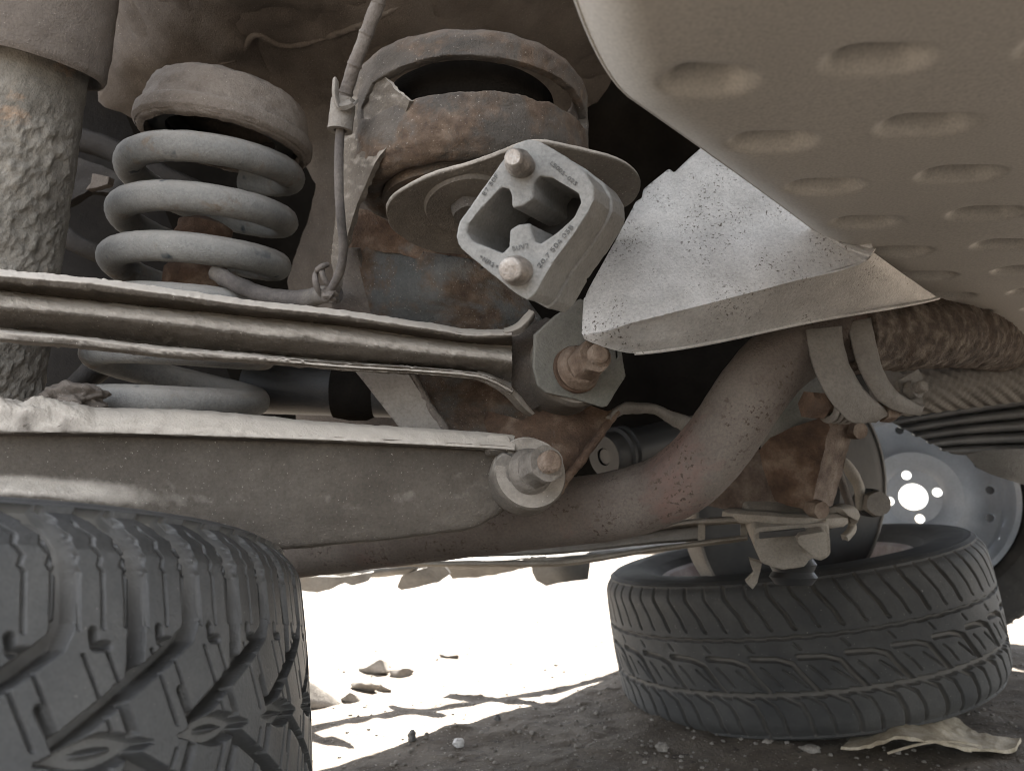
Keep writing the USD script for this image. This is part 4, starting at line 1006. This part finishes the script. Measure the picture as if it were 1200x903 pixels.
def tyre(c, n, R, half, pattern, fine_dir, step_a=.001, nw=190, spread=95, side_ribs=True, crown=.004):
    """c: centre, n: axis; a mesh whose tread is carved by pattern(arc metres, across metres) -> (depth, dirt)."""
    B = basis(n, (0, 1, 0))
    local = np.asarray(fine_dir) @ B; th0 = math.atan2(local[1], local[0])
    s = math.radians(spread)
    th = np.r_[np.arange(-s, s, step_a / R), np.linspace(s, 2 * math.pi - s, 90)[:-1]] + th0
    # section: from the upper bead round the tread to the lower bead
    wt = np.linspace(-half * 1.03, half * 1.03, nw)
    rt = R - crown * (wt / half) ** 2 - .010 * np.clip((np.abs(wt) / half - .80) / .23, 0, 1) ** 2.2
    up = [(.655, .70), (.665, .84), (.70, .96), (.74, 1.055), (.80, 1.12), (.85, 1.135), (.90, 1.12), (.935, 1.09), (.9575, 1.055)]
    ur = CubicSpline(np.arange(len(up)), np.array(up))(np.linspace(0, len(up) - 1, 46))
    r_side, w_side = ur[:, 0] * R, ur[:, 1] * half
    if side_ribs:
        for rr, am, wd in ((.935, .0012, .004), (.905, .0010, .003), (.72, .0016, .004), (.80, .0006, .012)):
            w_side = w_side + am * np.exp(-((ur[:, 0] - rr) / wd) ** 2)
    sec_r = np.r_[r_side, rt[::-1], r_side[::-1]]; sec_w = np.r_[w_side, wt[::-1], -w_side[::-1]]
    kt = np.arange(len(r_side), len(r_side) + nw)
    TH, I = np.meshgrid(th, np.arange(len(sec_r)), indexing='ij')
    r = np.broadcast_to(sec_r, TH.shape).copy(); w = np.broadcast_to(sec_w, TH.shape).copy()
    arc = (TH[:, kt] - th0) * R
    dep, dirt_light = pattern(arc.ravel(), w[:, kt].ravel())
    fade = np.clip(1.035 - np.abs(w[:, kt] / half), 0, .05) / .05
    r[:, kt] -= dep.reshape(arc.shape) * (.35 + .65 * fade)
    G = np.zeros_like(r); G[:, kt] = dirt_light.reshape(arc.shape)
    v = np.stack([r * np.cos(TH), r * np.sin(TH), w], -1).reshape(-1, 3) @ B.T + c
    f = grid_faces(len(th), len(sec_r))
    k = len(th); j = np.arange(len(sec_r) - 1); m = len(sec_r)
    f = np.vstack([f, np.c_[(k - 1) * m + j, (k - 1) * m + j + 1, j + 1], np.c_[(k - 1) * m + j, j + 1, j]])
    # close the inner side between the beads
    i = np.arange(k); i2 = (i + 1) % k
    f = np.vstack([f, np.c_[i * m + m - 1, i * m, i2 * m], np.c_[i * m + m - 1, i2 * m, i2 * m + m - 1]])
    t = TM(v, f)
    if ((t.triangles_center - c) * t.face_normals * t.area_faces[:, None]).sum() < 0:
        t.invert()
    return t, G.ravel()


def carve(d, width, depth, soft=.0012):
    return depth * np.clip((width / 2 + soft / 2 - d) / soft, 0, 1)


LTC, LTN = np.array([-.4338, .4631, .1402]), unit([-.1373, .1751, 1])
RTC, RTN = np.array([.4655, 1.3179, .1167]), unit([-.1512, -.0186, 1])
PL = 2 * math.pi * .31 / 60


def near_pattern(arc, w):
    half = .095
    flip = w < 0
    a = arc / PL + np.where(flip, 1.0, 0.0) + .35
    x = np.stack([a, 1 - np.abs(w) / half], -1)                 # 0 at the shoulder, 1 at the centre line
    sc = np.array([PL, half])
    a2 = np.mod(a, 2.0)
    dep = np.zeros(len(a)); dirt_light = np.zeros(len(a))
    Lg = np.array([(-.75, -.10), (-.42, -.02), (-.18, .06), (-.04, .15), (.02, .28), (.02, .46), (-.10, .55), (-.5, .64), (-1.2, .78), (-1.75, .89), (-2.0, .94)])
    Sg = np.array([(.25, -.10), (.58, -.02), (.82, .06), (.96, .15), (1.02, .28), (1.02, .50), (.97, .74)])
    for k in (-4, -2, 0, 2, 4):
        for g, wd in ((Lg, .0068), (Sg, .0068)):
            p = np.stack([a2 + k, x[:, 1]], -1) * sc
            d = seg_dist(p, g * sc)
            taper = wd * np.clip(1.25 - .5 * np.clip(x[:, 1] - .3, 0, 1), .6, 1.2)
            c = carve(d, taper, .0100, .0011); dep = np.maximum(dep, c)
        for g, wd in ((np.array([(-.62, .51), (-.60, .57), (-.42, .575)]), .0026), (np.array([(.38, .51), (.40, .57), (.58, .575)]), .0026), (np.array([(-.25, .80), (-.1, .90), (-.02, .97)]), .003), (np.array([(.72, .76), (.86, .87), (.95, .95)]), .003), (np.array([(-.35, -.10), (-.08, .01)]), .0026), (np.array([(-.72, -.10), (-.42, .01)]), .0026), (np.array([(.65, -.10), (.92, .01)]), .0026), (np.array([(.28, -.10), (.58, .01)]), .0026)):
            p = np.stack([a2 + k, x[:, 1]], -1) * sc
            dep = np.maximum(dep, carve(seg_dist(p, g * sc), wd, .0055, .0016))
        for i in range(-6, 7):                                  # sipes: zigzag near the shoulder, slanted near the middle
            o = i / 3 + 1 / 6
            zig = .075 * (np.abs(np.mod(x[:, 1] * 22, 2) - 1) - .5) * (x[:, 1] < .26)
            lean = np.interp(x[:, 1], [-.1, 0, .1, .25, .5], [-.5, -.34, -.12, 0, .02])
            dd = np.abs(a2 + k - o - zig - lean) * PL
            ok = (x[:, 1] > .015) & (x[:, 1] < .50)
            dep = np.maximum(dep, carve(np.where(ok, dd, 9), .0009, .0028, .0009))
            dd = np.abs(a2 + k - o - (x[:, 1] - .8) * 1.25) * PL * .8
            ok = (x[:, 1] > .60) & (x[:, 1] < .95) & (np.mod(i, 3) != 0)
            dep = np.maximum(dep, carve(np.where(ok, dd, 9), .0009, .003, .0009))
    wave = .010 * np.sin(a * math.pi) * half
    dep = np.maximum(dep, carve(np.abs(w - wave * 4), .0055, .0075, .0014))
    dirt_light = np.clip(dep / .0085, 0, 1) * (.15 + .8 * np.clip((.62 - x[:, 1]) / .35, 0, 1)) + .22 * np.clip(dep / .0078, 0, 1) * np.clip((x[:, 1] - .7) / .2, 0, 1)  # sky light put into pale shoulder flanks; centre keeps tan earth
    return dep, dirt_light


PR = .060


def far_pattern(arc, w):
    half = .095
    a = arc / PR
    x = (half - w) / (2 * half)                                 # 0 at the upper shoulder, 1 at the lower
    sc = np.array([PR, 2 * half])
    dep = np.zeros(len(a))
    am = np.mod(a, 1.0)
    for k in (-2, -1, 0, 1, 2):
        p = np.stack([am + k, x], -1) * sc
        for g, wd, dp in (([(-.35, -.03), (-.28, .06), (.0, .19), (.10, .27), (.14, .285)], .0044, .007), ([(.15, -.03), (.22, .06), (.5, .19), (.60, .27), (.64, .285)], .0028, .005),
                          ([(-.9, .475), (-.35, .485), (-.05, .52), (.12, .60), (.36, .70)], .0062, .007), ([(.05, .385), (.16, .425)], .0028, .004), ([(-.25, .56), (.02, .63), (.16, .67)], .0028, .004), ([(.30, .54), (.45, .585), (.62, .66)], .0026, .004),
                          ([(-.35, .735), (-.02, .79), (.10, .88), (.16, 1.04)], .0050, .006), ([(.15, .735), (.42, .79), (.55, .88), (.61, 1.04)], .0036, .005)):
            dep = np.maximum(dep, carve(seg_dist(p, np.array(g) * sc), wd, dp, .0016))
    dep = np.maximum(dep, carve(np.abs(x - .345 - .003 * np.sign(np.mod(a * 2, 1) - .5)) * 2 * half, .0042, .005, .0018))
    dep = np.maximum(dep, carve(np.abs(x - .725 - .012 * (np.mod(a * 2, 1) - .5)) * 2 * half, .0075, .0065, .002))
    wear = .55 + .9 * (meshkit.fbm(np.stack([arc * 16, w * 30, 0 * w], -1), 3, 12) - .1)
    dep = dep * np.clip(wear, .35, 1.1)
    return dep, np.clip(dep / .0062, 0, 1) ** 1.5 * .85


def wheel_rim(c, n, R, half):
    return lathe([(R * .66, half * .80), (R * .675, half * .86), (R * .67, half * .9), (R * .64, half * .86), (R * .61, half * .6), (R * .60, half * .1), (R * .56, -half * .2), (R * .56, -half * .5), (R * .64, -half * .86), (R * .67, -half * .9), (R * .675, -half * .84), (R * .58, -half * .5), (R * .58, -half * .15), (R * .62, half * .1), (R * .63, half * .6)], c, n, 120)


t = Thing('lying_tyre', 'near black tyre lying flat with deep V-shaped winter tread', 'tyre')
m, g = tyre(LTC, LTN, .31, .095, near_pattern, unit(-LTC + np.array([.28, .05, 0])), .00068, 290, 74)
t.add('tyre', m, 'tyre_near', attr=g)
t.add('rim', wheel_rim(LTC, LTN, .31, .095), 'rim_rust')
t.done()
# wood block holding up the near side of that tyre
one('prop_block', soften(trimesh.creation.box([.12, .10, .07], trimesh.transformations.translation_matrix([-.30, .24, .030])), .01, 3), 'bark', 'wooden block under the near tyre', 'block')
t = Thing('lying_tyre', 'worn black tyre leaning on the earth below the far hub with a rusty rim', 'tyre')
m, g = tyre(RTC, RTN, .30, .095, far_pattern, unit(-RTC), .0016, 170, 105)
t.add('tyre', m, 'tyre_far', attr=g)
t.add('rim', wheel_rim(RTC, RTN, .30, .095), 'rim_rust', 'dull pinkish rusty rim')
t.add('wheel_disc', lathe([(.03, -.02), (.06, -.02), (.09, -.012), (.13, -.03), (.165, -.035), (.165, -.031), (.13, -.026), (.09, -.008), (.06, -.016), (.03, -.016)], RTC, RTN, 100), 'rim_rust')
t.done()
# upright steel wheel outside
SWC = P(1068, 577, 1.78); SWC[2] = .31
SWN = unit([-.42, -1, .05])
t = Thing('steel_wheel', 'sunlit silver steel wheel with round vent holes standing upright outside', 'wheel')
dm = lathe([(.030, .008), (.060, .008), (.075, .018), (.100, .020), (.118, .004), (.150, -.012), (.176, -.014), (.184, -.004), (.184, -.010), (.178, -.020), (.150, -.018), (.116, -.003), (.098, .013), (.076, .011), (.060, .001), (.030, .001)], np.zeros(3), (0, 0, 1), 140)
D = to_manifold(dm)
for k in range(16):
    a = 2 * math.pi * k / 16 + .1
    D = D - manifold3d.Manifold.cylinder(.2, .0095, .0095, 24, True).translate([.156 * math.cos(a), .156 * math.sin(a), 0])
for k in range(4):
    a = 2 * math.pi * k / 4 + .2
    D = D - manifold3d.Manifold.cylinder(.2, .010, .010, 20, True).translate([.050 * math.cos(a), .050 * math.sin(a), 0])
dv, df, _ = meshkit.arrays(D)
Bw = basis(SWN)
t.add('wheel_disc', place(TM(dv, df), SWC + SWN * .03, Bw), 'rim_steel', smooth=30)
t.add('rim', wheel_rim(SWC, SWN, .30, .095), 'rim_steel')
t.add('shade_ring', lathe([(.135, -.006), (.176, -.006), (.176, -.002), (.135, -.002)], SWC, SWN, 100), 'hub_black', 'black ring added behind the vent holes as painted shade')  # black ring added so the vent holes look shaded
plain = lambda arc, w: (carve(np.minimum(np.abs(np.abs(w) - .03), np.where(np.abs(w) > .055, np.abs(np.mod(arc, .03) - .015), 9)), .006, .006, .003), np.zeros(len(arc)))
m, g = tyre(SWC, SWN, .31, .095, plain, unit(RT), .006, 60, 170)
t.add('tyre', m, 'tyre_far', attr=g)
t.done()

# ------------------------------------------------------------------ things lying on the ground
def rest(px, py, r):
    g = on_ground(px, py); return np.array([g[0], g[1], gz(g[0], g[1])])


for (px, py, r, sq, nm, mt, lab, sd) in ((483, 853, .0068, (.8, .8, 1.2), 'pebble', 'slag', 'dark upright pebble left of the bright round one', 3), (538, 856, .0072, (1, .9, .9), 'pebble', 'galv', 'pale glinting round pebble in the shade', 4), (776, 862, .0068, (1.2, 1, .9), 'pebble', 'stone', 'dusty pebble in front of the leaning tyre', 5),
                                         (950, 868, .009, (1.3, .8, .6), 'pebble', 'stone', 'flat pebble against the leaning tyre by the bark', 6), (583, 830, .005, (1, 1, 1), 'pebble', 'slag', 'small dark pebble in the middle of the shaded earth', 8)):
    c = rest(px, py, r)
    one(nm, lump(c + [0, 0, r * sq[2] * .72], r, sd, sq, .45, 3), mt, lab, 'pebble')
for i, (px, py, r, sq, lab) in enumerate(((372, 816, .052, (1.2, .8, .55), 'large tan boulder beside the near tyre'), (428, 798, .024, (1.2, .8, .55), 'middle brown rock right of the boulder'), (455, 795, .022, (1, .8, .6), 'dark stone in the bright strip'), (470, 782, .024, (1.2, .8, .6), 'stone at the far end of the rubble'), (412, 812, .022, (1.3, .9, .5), 'flat stone in front of the boulder'), (527, 765, .018, (1.5, .8, .4), 'lone flat stone on the bright ground'), (440, 780, .03, (1.2, .9, .6), 'grey stone topping the rubble'))):
    c = rest(px, py, r)
    rk_ = np.random.default_rng(i + 5); pt = rk_.normal(size=(18, 3)); pt = pt / np.linalg.norm(pt, axis=1)[:, None] * rk_.uniform(.75, 1.15, (18, 1))
    hull = trimesh.convex.convex_hull(pt * np.array(sq) * r)
    one('rock', rough(soften(TM(hull.vertices + c + [0, 0, r * sq[2] * .45], hull.faces), r * .16, 3), r * .10, .6 / r, i), 'stone', lab, 'rock')
# curled slab of bark or card in front of the leaning tyre
bo = [(985, 868), (1010, 853), (1045, 848), (1075, 851), (1100, 845), (1125, 848), (1150, 860), (1172, 860), (1196, 862), (1190, 872), (1160, 876), (1120, 881), (1085, 882), (1050, 876), (1015, 874)]
pb = Polygon(bo)
p2, t2 = flat_mesh(pb, 3)
g3 = np.array([on_ground(x, y) for x, y in p2])
cz = np.array([gz(x, y) for x, y, _ in g3])
lift = .024 * np.exp(-((p2[:, 0] - 1075) / 60) ** 2) + .008 * meshkit.fbm(np.c_[p2 / 22, 0 * p2[:, 0]], 3, 4) + .010 * np.clip((1000 - p2[:, 0]) / 20, -.1, 1) * 0
# drop the near edge where the lift would move it in the picture
g3[:, 2] = cz + .004 + lift
sh_ = solidify(g3, t2, .004)
one('bark_slab', rough(sh_, .003, 60, 3), 'bark', 'pale curled slab of bark lying in front of the leaning tyre', 'bark')
tw = on_ground(1140, 872)
one('twig', tube(spline([P(1040, 882, .93), P(1075, 872, .93), P(1105, 868, .935), P(1150, 874, .93)], 30), .0016, 8), 'bark', 'thin twig across the bark slab', 'twig')
